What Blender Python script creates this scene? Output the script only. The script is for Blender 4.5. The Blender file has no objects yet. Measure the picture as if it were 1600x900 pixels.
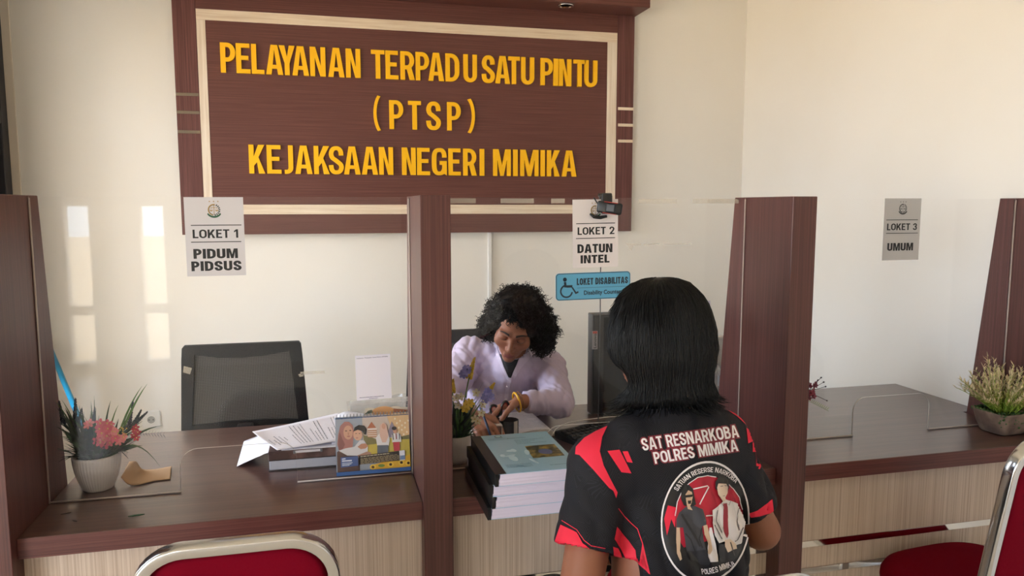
import bpy, bmesh, math, random
import numpy as np
from mathutils import Vector, Matrix, Euler
from mathutils.bvhtree import BVHTree
from mathutils.geometry import tessellate_polygon

S = bpy.context.scene
C = S.collection
PI = math.pi
def R(a): return math.radians(a)

# ---------------------------------------------------------------- camera
CAM_F = 1176.0; CAM_YAW = R(13.85); CAM_PITCH = R(6.21); CAM_H = 1.5
cd = bpy.data.cameras.new('camera'); cam = bpy.data.objects.new('camera', cd); C.objects.link(cam)
cd.sensor_fit = 'HORIZONTAL'; cd.sensor_width = 36.0; cd.lens = 36.0 * CAM_F / 1600.0
cd.clip_start = 0.02; cd.clip_end = 200
cam.location = (0, 0, CAM_H)
cam.rotation_euler = (PI / 2 - CAM_PITCH, 0, -CAM_YAW)
S.camera = cam

# ---------------------------------------------------------------- world, sun, exposure
S.view_settings.view_transform = 'Standard'; S.view_settings.look = 'None'
S.view_settings.gamma = 1.0; S.view_settings.use_curve_mapping = False
S.view_settings.exposure = 0.72
wd = bpy.data.worlds.new('sky'); S.world = wd; wd.use_nodes = True
bg = wd.node_tree.nodes['Background']
bg.inputs['Color'].default_value = (0.74, 0.86, 1.0, 1); bg.inputs['Strength'].default_value = 8.4
sd = bpy.data.lights.new('sun', 'SUN'); sd.energy = 15.0; sd.angle = R(0.6); sd.color = (1.0, 0.86, 0.66)
sun = bpy.data.objects.new('sun', sd); C.objects.link(sun)
sun.rotation_euler = Vector((-0.2, -0.3, -0.93)).to_track_quat('-Z', 'Y').to_euler()
def portal(name, loc, rot, sx, sy):
    l = bpy.data.lights.new(name, 'AREA'); l.shape = 'RECTANGLE'; l.size = sx; l.size_y = sy
    l.cycles.is_portal = True
    o = bpy.data.objects.new(name, l); o.location = loc; o.rotation_euler = rot; C.objects.link(o)
# daylight portals of the open entrance on the left and the slit windows behind the camera
portal('entrance_portal', (-2.62, -0.9, 1.15), (0, -PI / 2, 0), 2.3, 2.2)
portal('window_portal', (-1.44, 2.78, 1.47), (0, -PI / 2, 0), 1.66, 1.46)
try:
    S.cycles.use_denoising = True
    S.cycles.max_bounces = 10; S.cycles.diffuse_bounces = 5; S.cycles.glossy_bounces = 4
    S.cycles.transmission_bounces = 6; S.cycles.transparent_max_bounces = 24
    S.cycles.caustics_reflective = False; S.cycles.caustics_refractive = False
    S.cycles.sample_clamp_indirect = 6.0
except Exception: pass

# ---------------------------------------------------------------- surveying helper (pixel of the 1600x900 photo -> point on a real plane)
_F = Vector((math.sin(CAM_YAW) * math.cos(CAM_PITCH), math.cos(CAM_YAW) * math.cos(CAM_PITCH), -math.sin(CAM_PITCH)))
_R = Vector((math.cos(CAM_YAW), -math.sin(CAM_YAW), 0)); _U = _R.cross(_F)
EYE = Vector((0, 0, CAM_H))
def ray(x, y): return _F + _R * ((x - 800) / CAM_F) - _U * ((y - 450) / CAM_F)
def at(x, y, X=None, Y=None, Z=None, D=None):
    r = ray(x, y)
    t = D if D is not None else (X / r.x if X is not None else (Y / r.y if Y is not None else (Z - CAM_H) / r.z))
    return EYE + r * t

# ---------------------------------------------------------------- materials
def lin(c):
    if isinstance(c, str):
        c = tuple(int(c[i:i + 2], 16) / 255 for i in (0, 2, 4))
    return tuple((v / 12.92 if v <= 0.04045 else ((v + 0.055) / 1.055) ** 2.4) for v in c) + (1.0,)
def newmat(name):
    m = bpy.data.materials.new(name); m.use_nodes = True
    nt = m.node_tree; return m, nt, nt.nodes['Principled BSDF']
def pm(name, col, rough=0.5, metal=0.0, spec=0.5, bump=None, vary=None, coat=0.0, sub=0.0, sheen=0.0, trans=0.0):
    m, nt, b = newmat(name)
    b.inputs['Base Color'].default_value = lin(col); b.inputs['Roughness'].default_value = rough
    b.inputs['Metallic'].default_value = metal; b.inputs['Specular IOR Level'].default_value = spec
    if coat: b.inputs['Coat Weight'].default_value = coat
    if sub:
        b.inputs['Subsurface Weight'].default_value = sub; b.inputs['Subsurface Radius'].default_value = (0.012, 0.005, 0.003)
        b.inputs['Subsurface Scale'].default_value = 1.0
    if sheen: b.inputs['Sheen Weight'].default_value = sheen
    if trans: b.inputs['Transmission Weight'].default_value = trans
    tc = nt.nodes.new('ShaderNodeTexCoord')
    if vary:   # (scale, colour2, lo, hi)
        n = nt.nodes.new('ShaderNodeTexNoise'); n.inputs['Scale'].default_value = vary[0]; n.inputs['Detail'].default_value = 5
        cr = nt.nodes.new('ShaderNodeValToRGB'); cr.color_ramp.elements[0].color = lin(col); cr.color_ramp.elements[1].color = lin(vary[1])
        cr.color_ramp.elements[0].position = vary[2]; cr.color_ramp.elements[1].position = vary[3]
        nt.links.new(tc.outputs['Object'], n.inputs['Vector']); nt.links.new(n.outputs['Fac'], cr.inputs['Fac'])
        nt.links.new(cr.outputs['Color'], b.inputs['Base Color'])
    if bump:   # (scale, strength, distance)
        n = nt.nodes.new('ShaderNodeTexNoise'); n.inputs['Scale'].default_value = bump[0]; n.inputs['Detail'].default_value = 4
        bp = nt.nodes.new('ShaderNodeBump'); bp.inputs['Strength'].default_value = bump[1]; bp.inputs['Distance'].default_value = bump[2]
        nt.links.new(tc.outputs['Object'], n.inputs['Vector']); nt.links.new(n.outputs['Fac'], bp.inputs['Height'])
        nt.links.new(bp.outputs['Normal'], b.inputs['Normal'])
    return m
def wood(name, c1, c2, scale, rough=0.4, spec=0.4, coat=0.0, c3=None):
    m, nt, b = newmat(name)
    tc = nt.nodes.new('ShaderNodeTexCoord'); mp = nt.nodes.new('ShaderNodeMapping'); mp.inputs['Scale'].default_value = scale
    n = nt.nodes.new('ShaderNodeTexNoise'); n.inputs['Scale'].default_value = 1.0; n.inputs['Detail'].default_value = 6; n.inputs['Roughness'].default_value = 0.65
    cr = nt.nodes.new('ShaderNodeValToRGB'); e = cr.color_ramp.elements
    e[0].position = 0.36; e[0].color = lin(c1); e[1].position = 0.66; e[1].color = lin(c2)
    if c3: x = e.new(0.5); x.color = lin(c3)
    nt.links.new(tc.outputs['Object'], mp.inputs['Vector']); nt.links.new(mp.outputs['Vector'], n.inputs['Vector'])
    nt.links.new(n.outputs['Fac'], cr.inputs['Fac']); nt.links.new(cr.outputs['Color'], b.inputs['Base Color'])
    bp = nt.nodes.new('ShaderNodeBump'); bp.inputs['Strength'].default_value = 0.15; bp.inputs['Distance'].default_value = 0.0006
    nt.links.new(n.outputs['Fac'], bp.inputs['Height']); nt.links.new(bp.outputs['Normal'], b.inputs['Normal'])
    b.inputs['Roughness'].default_value = rough; b.inputs['Specular IOR Level'].default_value = spec
    if coat: b.inputs['Coat Weight'].default_value = coat; b.inputs['Coat Roughness'].default_value = 0.25
    return m
def glassy(name, tint=(1, 1, 1), milk=0.05, milkcol='e6e6e6', f0=0.045, rough=0.02, scratch=True):
    """thin clear sheet: see-through, mirror reflection growing at grazing angles, a little dust and scratches"""
    m = bpy.data.materials.new(name); m.use_nodes = True; nt = m.node_tree; nt.nodes.clear()
    N = nt.nodes.new; L = nt.links.new
    out = N('ShaderNodeOutputMaterial'); tr = N('ShaderNodeBsdfTransparent'); tr.inputs['Color'].default_value = (*tint, 1)
    gl = N('ShaderNodeBsdfGlossy'); gl.inputs['Roughness'].default_value = rough; gl.inputs['Color'].default_value = (1, 1, 1, 1)
    di = N('ShaderNodeBsdfDiffuse'); di.inputs['Color'].default_value = lin(milkcol)
    lw = N('ShaderNodeLayerWeight'); lw.inputs['Blend'].default_value = 0.5
    pw = N('ShaderNodeMath'); pw.operation = 'POWER'; pw.inputs[1].default_value = 4.0
    ml = N('ShaderNodeMath'); ml.operation = 'MULTIPLY_ADD'; ml.inputs[1].default_value = 0.6; ml.inputs[2].default_value = f0
    L(lw.outputs['Facing'], pw.inputs[0]); L(pw.outputs[0], ml.inputs[0])
    m1 = N('ShaderNodeMixShader'); m2 = N('ShaderNodeMixShader')
    if scratch:
        tc = N('ShaderNodeTexCoord'); n = N('ShaderNodeTexNoise'); n.inputs['Scale'].default_value = 3.0; n.inputs['Detail'].default_value = 8; n.inputs['Roughness'].default_value = 0.7
        L(tc.outputs['Object'], n.inputs['Vector'])
        r = N('ShaderNodeMapRange'); r.inputs['From Min'].default_value = 0.45; r.inputs['From Max'].default_value = 0.8
        r.inputs['To Min'].default_value = milk * 0.5; r.inputs['To Max'].default_value = milk * 2.2
        L(n.outputs['Fac'], r.inputs['Value']); L(r.outputs['Result'], m1.inputs['Fac'])
    else: m1.inputs['Fac'].default_value = milk
    L(tr.outputs[0], m1.inputs[1]); L(di.outputs[0], m1.inputs[2])
    L(ml.outputs[0], m2.inputs['Fac']); L(m1.outputs[0], m2.inputs[1]); L(gl.outputs[0], m2.inputs[2])
    L(m2.outputs[0], out.inputs['Surface'])
    return m

M = {}
M['wall'] = pm('wall_paint', 'ece7e0', 0.75, spec=0.25, bump=(5, 0.10, 0.003), vary=(1.3, 'e9e3da', 0.42, 0.72))
M['ceiling'] = pm('ceiling_paint', 'f0eadc', 0.8)
M['floor'] = pm('floor_tile', 'd8cfc2', 0.25)
M['ground'] = pm('concrete_yard', 'c3b299', 0.9, bump=(30, 0.3, 0.01))
M['wood_v'] = wood('dark_laminate_upright', '4c2c2b', '673f3c', (260, 260, 2.2), 0.4, 0.45, c3='58342f')
M['wood_h'] = wood('dark_laminate_sign', '5b352f', '70463e', (2.5, 220, 220), 0.5, 0.35, c3='633b35')
M['wood_hv'] = wood('dark_laminate_sign_upright', '54302d', '744945', (160, 160, 2.5), 0.5, 0.35, c3='633b37')
M['wood_top'] = wood('dark_laminate_worktop', '4a322e', '5d423b', (2.0, 70, 70), 0.3, 0.55, coat=0.55, c3='533a34')
M['wood_fascia'] = wood('dark_laminate_edge', '4f2c2a', '693f3a', (3.0, 230, 230), 0.4, 0.4, c3='5f3531')
M['oak_v'] = wood('pale_laminate_front', 'b5a08f', 'd6c5b6', (230, 230, 1.5), 0.5, 0.35, c3='c8b5a4')
M['oak_h'] = wood('pale_laminate_strip', 'd9c2a8', 'efe0cb', (3, 90, 90), 0.5, 0.35)
M['oak_sv'] = wood('pale_laminate_strip_upright', 'd9c6b0', 'efe2d2', (90, 90, 3), 0.5, 0.35)
M['gold'] = pm('yellow_acrylic', 'ffc00a', 0.35, spec=0.4)
M['chrome'] = pm('chrome', 'dcdcdc', 0.12, metal=1.0)
M['chrome_rough'] = pm('worn_chrome', 'cfcfd0', 0.16, metal=1.0)
M['alu'] = pm('mirror_strip', 'd8d4cf', 0.08, metal=1.0)
M['red_fabric'] = pm('red_fabric', '6e071b', 0.95, spec=0.05, bump=(700, 0.3, 0.001))
M['acrylic'] = glassy('clear_acrylic', milk=0.003, f0=0.015)
M['edge'] = pm('acrylic_edge_highlight', 'c9c2bb', 0.4)  # whitish colour paints the highlight along the cut edges of the screens
M['tape'] = glassy('yellowed_tape', milk=0.32, milkcol='d8cfc0', scratch=False)
M['silicone'] = pm('silicone_bead', 'b8aaa3', 0.5)
M['paper'] = pm('paper', 'dad7df', 0.7)
M['paper_grey'] = pm('laminated_paper', 'cfccd2', 0.35)
M['paper_grey2'] = pm('laminated_paper_pale', 'e2dadb', 0.4)
M['paper_grey3'] = pm('laminated_paper_grey', 'b4b2b2', 0.4)
M['ink'] = pm('black_ink', '141416', 0.5)
M['ink_grey'] = pm('grey_ink', '77767e', 0.6)
M['black_plastic'] = pm('black_plastic', '17181b', 0.35)
M['black_matte'] = pm('black_matte', '141416', 0.6)
M['screen'] = pm('black_glossy_screen', '0a0b0d', 0.22, spec=0.12)
M['white_plastic'] = pm('white_plastic', 'e8e6e4', 0.35)
M['grey_plastic'] = pm('grey_plastic', '6e7074', 0.4)
M['dark_alu'] = pm('dark_aluminium', '2c2d31', 0.45, metal=0.2)
M['teal'] = pm('blue_pole', '2389b2', 0.35)
def ink(name, col, rough=0.55):
    if name not in M: M[name] = pm(name, col, rough)
    return M[name]
def c_(col):   # plain printed colour by hex
    return ink('print_' + col, col)

# ---------------------------------------------------------------- objects
def thing(name, label, cat, loc=(0, 0, 0), rotz=0.0, group=None):
    o = bpy.data.objects.new(name, None); C.objects.link(o); o.empty_display_size = 0.05
    o.location = loc; o.rotation_euler = (0, 0, rotz); o['label'] = label; o['category'] = cat
    if group: o['group'] = group
    return o
def tag(o, label, cat, group=None, kind=None):
    o['label'] = label; o['category'] = cat
    if group: o['group'] = group
    if kind: o['kind'] = kind
    return o
def origin_of(p):
    m = Matrix.Identity(4)
    while p is not None:
        m = Matrix.Translation(p.location) @ p.rotation_euler.to_matrix().to_4x4() @ m; p = p.parent
    return m
def obj(name, bm, mats, parent=None, smooth=False, world=False, label=None, auto=None):
    """one mesh object; world=True means the bmesh is in world coordinates"""
    me = bpy.data.meshes.new(name)
    if isinstance(bm, bpy.types.Mesh): me = bm
    else:
        bm.to_mesh(me); bm.free()
    if world and parent is not None: me.transform(origin_of(parent).inverted())
    for m in (mats if isinstance(mats, (list, tuple)) else [mats]): me.materials.append(m)
    if smooth or auto:
        for p in me.polygons: p.use_smooth = True
    o = bpy.data.objects.new(name, me); C.objects.link(o)
    if parent is not None: o.parent = parent
    if auto:
        try: me.set_sharp_from_angle(angle=R(auto))
        except Exception: pass
    if label: o['label'] = label
    return o
def wobj(name, bm, mats, label, cat, group=None, smooth=False, auto=None, kind=None):
    """a one-mesh thing built in world coordinates, origin moved to its base"""
    lo = Vector((1e9,) * 3); hi = -lo
    for v in bm.verts:
        for i in range(3): lo[i] = min(lo[i], v.co[i]); hi[i] = max(hi[i], v.co[i])
    c = Vector(((lo.x + hi.x) / 2, (lo.y + hi.y) / 2, lo.z))
    bmesh.ops.translate(bm, verts=bm.verts, vec=-c)
    o = obj(name, bm, mats, None, smooth, auto=auto); o.location = c
    return tag(o, label, cat, group, kind)
def struct(name, bm, m, **k):
    o = obj(name, bm, m, None, **k); o['kind'] = 'structure'; return o
def copy_tree(o, parent=None):
    c = o.copy(); C.objects.link(c); c.parent = parent
    for ch in [x for x in bpy.data.objects if x.parent == o]: copy_tree(ch, c)
    return c

# ---------------------------------------------------------------- shapes
def BM(): return bmesh.new()
def box(bm, x0, x1, y0, y1, z0, z1, bev=0.0, seg=2, mi=0, M4=None):
    r = bmesh.ops.create_cube(bm, size=1.0); vs = r['verts']
    for v in vs:
        v.co = Vector(((x0 + x1) / 2 + v.co.x * (x1 - x0), (y0 + y1) / 2 + v.co.y * (y1 - y0), (z0 + z1) / 2 + v.co.z * (z1 - z0)))
    fs = set(f for v in vs for f in v.link_faces)
    if bev:
        es = list(set(e for v in vs for e in v.link_edges))
        rr = bmesh.ops.bevel(bm, geom=es, offset=bev, segments=seg, affect='EDGES', profile=0.5)
        fs = set(rr['faces']) | set(f for f in fs if f.is_valid)
        vs = list(set(v for f in fs for v in f.verts))
    for f in fs: f.material_index = mi
    if M4 is not None:
        for v in vs: v.co = M4 @ v.co
    return vs
def prism(bm, pts, h0, h1, frame=None, mi=0, mi_side=None):
    """outline pts (a,b) extruded from h0 to h1; frame maps (a,b,h)->Vector"""
    fr = frame or (lambda a, b, h: Vector((a, b, h)))
    A = [bm.verts.new(fr(a, b, h0)) for a, b in pts]; B = [bm.verts.new(fr(a, b, h1)) for a, b in pts]
    n = len(pts)
    f1 = bm.faces.new(A[::-1]); f2 = bm.faces.new(B); fs = [f1, f2]
    for i in range(n):
        f = bm.faces.new((A[i], A[(i + 1) % n], B[(i + 1) % n], B[i])); f.material_index = mi if mi_side is None else mi_side; fs.append(f)
    f1.material_index = mi; f2.material_index = mi
    bmesh.ops.recalc_face_normals(bm, faces=fs)
    return A + B
def tube(bm, pts, rad, seg=8, caps=True, closed=False, mi=0, flat=None):
    """swept tube; rad number or list; flat=(sx,sy) squashes the section"""
    pts = [Vector(p) for p in pts]; n = len(pts)
    rs = rad if isinstance(rad, (list, tuple)) else [rad] * n
    up = None; rings = []
    for i, p in enumerate(pts):
        if closed: t = pts[(i + 1) % n] - pts[i - 1]
        else: t = pts[min(i + 1, n - 1)] - pts[max(i - 1, 0)]
        if t.length < 1e-9: t = Vector((0, 0, 1))
        t.normalize()
        if up is None:
            up = Vector((0, 0, 1)) if abs(t.z) < 0.9 else Vector((0, 1, 0))
        up = (up - t * up.dot(t))
        if up.length < 1e-6: up = t.orthogonal()
        up.normalize(); s = t.cross(up)
        sx, sy = flat if flat else (1, 1)
        rings.append([bm.verts.new(p + (s * math.cos(2 * PI * k / seg) * sx + up * math.sin(2 * PI * k / seg) * sy) * rs[i]) for k in range(seg)])
    m = n if closed else n - 1
    for i in range(m):
        a, b = rings[i], rings[(i + 1) % n]
        for k in range(seg):
            f = bm.faces.new((a[k], a[(k + 1) % seg], b[(k + 1) % seg], b[k])); f.material_index = mi
    if caps and not closed:
        bm.faces.new(rings[0][::-1]).material_index = mi; bm.faces.new(rings[-1]).material_index = mi
    return rings
def lathe(bm, prof, seg=32, c=(0, 0, 0), mi=0, ripple=None):
    """profile [(r,z)] turned round Z; ripple=(count, depth)"""
    c = Vector(c); rings = []
    for r, z in prof:
        ring = []
        for k in range(seg):
            a = 2 * PI * k / seg; rr = r
            if ripple and r > 0.01: rr = r * (1 + ripple[1] * math.cos(ripple[0] * a))
            ring.append(bm.verts.new(c + Vector((rr * math.cos(a), rr * math.sin(a), z))))
        rings.append(ring)
    for i in range(len(rings) - 1):
        for k in range(seg):
            f = bm.faces.new((rings[i][k], rings[i][(k + 1) % seg], rings[i + 1][(k + 1) % seg], rings[i + 1][k])); f.material_index = mi
    for ring, rev in ((rings[0], True), (rings[-1], False)):
        try: bm.faces.new(ring[::-1] if rev else ring).material_index = mi
        except Exception: pass
def loft(bm, rings, closed_ring=True, caps=True, mi=0):
    vr = [[bm.verts.new(p) for p in r] for r in rings]
    n = len(vr[0])
    for i in range(len(vr) - 1):
        for k in range(n if closed_ring else n - 1):
            f = bm.faces.new((vr[i][k], vr[i][(k + 1) % n], vr[i + 1][(k + 1) % n], vr[i + 1][k])); f.material_index = mi
    if caps and closed_ring:
        bm.faces.new(vr[0][::-1]).material_index = mi; bm.faces.new(vr[-1]).material_index = mi
def ball(bm, c, r, u=12, v=8, sc=(1, 1, 1), mi=0, M3=None):
    rr = bmesh.ops.create_uvsphere(bm, u_segments=u, v_segments=v, radius=1.0)
    for w in rr['verts']:
        p = Vector((w.co.x * sc[0] * r, w.co.y * sc[1] * r, w.co.z * sc[2] * r))
        w.co = Vector(c) + (M3 @ p if M3 else p)
    for f in set(f for w in rr['verts'] for f in w.link_faces): f.material_index = mi
def rounded_rect(w, h, r, n=6, cx=0, cy=0):
    pts = []
    for (sx, sy, a0) in ((1, 1, 0), (-1, 1, 90), (-1, -1, 180), (1, -1, 270)):
        for i in range(n + 1):
            a = R(a0 + 90 * i / n)
            pts.append((cx + sx * (w / 2 - r) + r * math.cos(a), cy + sy * (h / 2 - r) + r * math.sin(a)))
    return pts
def plane_frame(o, u, v):
    """frame for prism: a along u, b along v, h along the normal u x v"""
    o = Vector(o); u = Vector(u); v = Vector(v); n = u.cross(v).normalized()
    return lambda a, b, h=0.0: o + u * a + v * b + n * h
def flat_poly(bm, pts, fr, h=0.0, mi=0):
    """flat (possibly concave) printed shape"""
    tri = tessellate_polygon([[Vector((a, b, 0)) for a, b in pts]])
    vs = [bm.verts.new(fr(a, b, h)) for a, b in pts]
    n0 = (fr(1, 0, 0) - fr(0, 0, 0)).cross(fr(0, 1, 0) - fr(0, 0, 0))
    for t in tri:
        try:
            f = bm.faces.new([vs[i] for i in t]); f.normal_update()
            if f.normal.dot(n0) < 0: f.normal_flip()
            f.material_index = mi
        except Exception: pass
def ell(cx, cy, rx, ry, n=20, a0=0, a1=360, rot=0):
    out = []
    for i in range(n):
        a = R(a0 + (a1 - a0) * i / (n if a1 - a0 >= 360 else n - 1)); x, y = rx * math.cos(a), ry * math.sin(a)
        out.append((cx + x * math.cos(rot) - y * math.sin(rot), cy + x * math.sin(rot) + y * math.cos(rot)))
    return out

# ---------------------------------------------------------------- lettering
_TXT = {}
def text_raw(s, weight=0.0, extrude=0.0, spacing=1.0):
    """triangles of a string, scaled to the unit box; returns (verts (n,3), faces, aspect)"""
    key = (s, weight, extrude, spacing)
    if key in _TXT: return _TXT[key]
    cu = bpy.data.curves.new('lettering', 'FONT'); cu.body = s; cu.offset = weight; cu.extrude = extrude; cu.space_character = spacing
    cu.resolution_u = 5
    ob = bpy.data.objects.new('lettering', cu); C.objects.link(ob)
    dg = bpy.context.evaluated_depsgraph_get(); dg.update()
    me = bpy.data.meshes.new_from_object(ob.evaluated_get(dg))
    vs = np.array([v.co[:] for v in me.vertices]).reshape(-1, 3); fs = [tuple(p.vertices) for p in me.polygons]
    bpy.data.objects.remove(ob); bpy.data.curves.remove(cu); bpy.data.meshes.remove(me)
    lo = vs.min(0); hi = vs.max(0); w, h = (hi - lo)[:2]
    vs[:, 0] = (vs[:, 0] - lo[0]) / w; vs[:, 1] = (vs[:, 1] - lo[1]) / h
    if extrude: vs[:, 2] = (vs[:, 2] - lo[2]) / (hi[2] - lo[2])
    _TXT[key] = (vs, fs, w / h); return _TXT[key]
def add_text(bm, s, fr, a0, b0, w=None, h=None, weight=0.0, depth=0.0, lift=0.0, mi=0, align='l', spacing=1.0, mirror=False):
    """string into the box with lower-left (a0,b0), width w, height h in frame fr"""
    vs, fs, asp = text_raw(s, weight, 0.05 if depth else 0.0, spacing)
    if w is None: w = h * asp
    if h is None: h = w / asp
    if align == 'c': a0 -= w / 2
    V = [bm.verts.new(fr(a0 + ((1 - x) if mirror else x) * w, b0 + y * h, lift + (z * depth if depth else 0.0))) for x, y, z in vs]
    n0 = (fr(1, 0, 0) - fr(0, 0, 0)).cross(fr(0, 1, 0) - fr(0, 0, 0))
    for t in fs:
        try:
            f = bm.faces.new([V[i] for i in t]); f.material_index = mi
            if not depth:
                f.normal_update()
                if f.normal.dot(n0) < 0: f.normal_flip()
        except Exception: pass
def text_lines(bm, fr, a0, a1, b_top, n, pitch, th, mi=0, rnd=None, lift=0.0):
    """rows of unreadable body text: broken dashes"""
    rnd = rnd or random.Random(1)
    for i in range(n):
        b = b_top - i * pitch; a = a0
        end = a1 if rnd.random() > 0.25 else a0 + (a1 - a0) * rnd.uniform(0.4, 0.9)
        while a < end:
            w = rnd.uniform(0.02, 0.09) * (a1 - a0); e = min(a + w, end)
            flat_poly(bm, [(a, b), (e, b), (e, b + th), (a, b + th)], fr, lift, mi); a = e + (a1 - a0) * 0.012

# ---------------------------------------------------------------- heavy condensed capitals, drawn from outlines
GW = dict(I=.0, J=.50, L=.50, E=.54, T=.58, P=.60, R=.64, S=.62, B=.64, D=.64, K=.68, A=.74, Y=.72, N=.68, U=.64, G=.66, O=.68, M=.84)
def _arc(cx, cy, rx, ry, a0, a1, n=7): return [(cx + rx * math.cos(R(a0 + (a1 - a0) * k / n)), cy + ry * math.sin(R(a0 + (a1 - a0) * k / n))) for k in range(n + 1)]
def _stroke(P, w, t, n=40):
    """thick smooth line through P: horizontal pen width w, vertical pen height t"""
    Q = []; m = len(P) - 1
    for k in range(n + 1):
        u = k / n * m; i = min(int(u), m - 1); f = u - i; p0 = P[max(i - 1, 0)]; p1 = P[i]; p2 = P[i + 1]; p3 = P[min(i + 2, m)]
        Q.append(tuple(.5 * (2 * p1[j] + (p2[j] - p0[j]) * f + (2 * p0[j] - 5 * p1[j] + 4 * p2[j] - p3[j]) * f * f + (3 * p1[j] - p0[j] - 3 * p2[j] + p3[j]) * f ** 3) for j in (0, 1)))
    L = []; Rr = []
    for k in range(n + 1):
        a = Q[max(k - 1, 0)]; c = Q[min(k + 1, n)]; dx, dy = c[0] - a[0], c[1] - a[1]; l = math.hypot(dx, dy) or 1; nx, ny = -dy / l, dx / l
        L.append((Q[k][0] + nx * w / 2, Q[k][1] + ny * t / 2)); Rr.append((Q[k][0] - nx * w / 2, Q[k][1] - ny * t / 2))
    return L + Rr[::-1]
def glyph(ch, w, h, st):
    """[[outer, hole, ...], ...] in a w x h box, stem st"""
    s = st; t = st * .86; W, H = w, h
    if ch == 'I': return [[[(0, 0), (W, 0), (W, H), (0, H)]]]
    if ch == 'L': return [[[(0, 0), (W, 0), (W, t), (s, t), (s, H), (0, H)]]]
    if ch == 'T': return [[[(W / 2 - s / 2, 0), (W / 2 + s / 2, 0), (W / 2 + s / 2, H - t), (W, H - t), (W, H), (0, H), (0, H - t), (W / 2 - s / 2, H - t)]]]
    if ch == 'E':
        m = H * .52
        return [[[(0, 0), (W, 0), (W, t), (s, t), (s, m - t / 2), (W * .88, m - t / 2), (W * .88, m + t / 2), (s, m + t / 2), (s, H - t), (W * .98, H - t), (W * .98, H), (0, H)]]]
    if ch == 'N': d = s * 1.14; return [[[(0, 0), (0, H), (d, H), (W - s, H * .36), (W - s, H), (W, H), (W, 0), (W - d, 0), (s, H * .64), (s, 0)]]]
    if ch == 'M':
        s *= .92; return [[[(0, 0), (0, H), (s * 1.35, H), (W / 2, H * .40), (W - s * 1.35, H), (W, H), (W, 0), (W - s, 0), (W - s, H * .62), (W / 2 + s * .42, 0), (W / 2 - s * .42, 0), (s, H * .62), (s, 0)]]]
    if ch == 'K': d = s * 1.28; return [[[(0, 0), (0, H), (s, H), (s, H * .60), (W - d, H), (W, H), (W * .56 + s * .12, H * .57), (W, 0), (W - d, 0), (s * 1.0 + (W - s) * .28, H * .40), (s, H * .27), (s, 0)]]]
    if ch == 'Y': d = s * 1.18; c = W / 2; return [[[(0, H), (d, H), (c, H * .62), (W - d, H), (W, H), (c + s / 2, H * .40), (c + s / 2, 0), (c - s / 2, 0), (c - s / 2, H * .40)]]]
    if ch == 'A':
        a = s * 1.08; c = W / 2; tp = s * .68; yb = H * .20; yt = yb + t * .9; ya = H * .84
        li = lambda y: a + (c - a) * (y / ya)
        return [[[(0, 0), (a, 0), (li(yb), yb), (W - li(yb), yb), (W - a, 0), (W, 0), (c + tp, H), (c - tp, H)], [(li(yt), yt), (W - li(yt), yt), (c, ya)]]]
    if ch == 'U':
        rx, ry = W / 2, H * .26
        return [[[(0, H)] + _arc(rx, ry, rx, ry, 180, 360, 12) + [(W, H), (W - s, H)] + _arc(rx, ry + t * .0, rx - s, ry - t, 360, 180, 12) + [(s, H)]]]
    if ch == 'J':
        ry = H * .22; rx = W * .72
        return [[[(W, H), (W, ry)] + _arc(W - rx, ry, rx, ry, 0, -90, 6) + [(0, 0), (0, t), (W - rx, t)] + _arc(W - rx, ry, max(rx - s, .001), max(ry - t, .001), -90, 0, 6) + [(W - s, H)]]]
    if ch == 'O':
        rx, ry = W / 2, H * .34
        f = lambda x, y, e: _arc(rx, H - ry, x, y, 0, 180, 12) + _arc(rx, ry, x, y, 180, 360, 12)
        return [[f(rx, ry, 0), f(rx - s, ry - t, 0)]]
    if ch == 'D':
        rx, ry = W * .62, H * .34
        return [[[(0, 0)] + _arc(W - rx, ry, rx, ry, -90, 0) + _arc(W - rx, H - ry, rx, ry, 0, 90) + [(0, H)],
                 [(s, t)] + _arc(W - rx, ry, rx - s, ry - t, -90, 0) + _arc(W - rx, H - ry, rx - s, ry - t, 0, 90) + [(s, H - t)]]]
    if ch in 'PR':
        y0 = H * .37; m = (H + y0) / 2; ry = (H - y0) / 2; rx = min(W * .52, W - s * 1.1); Wb = W if ch == 'P' else W * .97
        out = [(0, 0), (s, 0), (s, y0)] + _arc(Wb - rx, m, rx, ry, -90, 90, 12) + [(0, H)]
        hole = [(s, y0 + t)] + _arc(Wb - rx, m, rx - s * .98, ry - t, -90, 90, 12) + [(s, H - t)]
        g = [[out, hole]]
        if ch == 'R': d = s * 1.12; g.append([[(W * .40, y0 + t * .6), (W - d, 0), (W, 0), (W * .40 + d * 1.0, y0 + t * .6)]])
        return g
    if ch == 'B':
        m = H * .53; g = []
        for y0, y1, wb in ((0, m + t / 2, W), (m - t / 2, H, W * .94)):
            c = (y0 + y1) / 2; ry = (y1 - y0) / 2; rx = W * .5
            g.append([[(0, y0)] + _arc(wb - rx, c, rx, ry, -90, 90, 10) + [(0, y1)], [(s, y0 + t)] + _arc(wb - rx, c, rx - s, ry - t, -90, 90, 10) + [(s, y1 - t)]])
        return g
    sc = lambda P: [(s / 2 + x * (W - s), t / 2 + y * (H - t)) for x, y in P]
    if ch == 'S': return [[_stroke(sc([(.98, .70), (.93, .88), (.72, .985), (.48, 1.0), (.20, .96), (.02, .79), (.12, .61), (.40, .52), (.66, .43), (.95, .31), (.98, .16), (.78, .025), (.5, 0), (.24, .02), (.05, .13), (0, .30)]), s, t)]]
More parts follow.
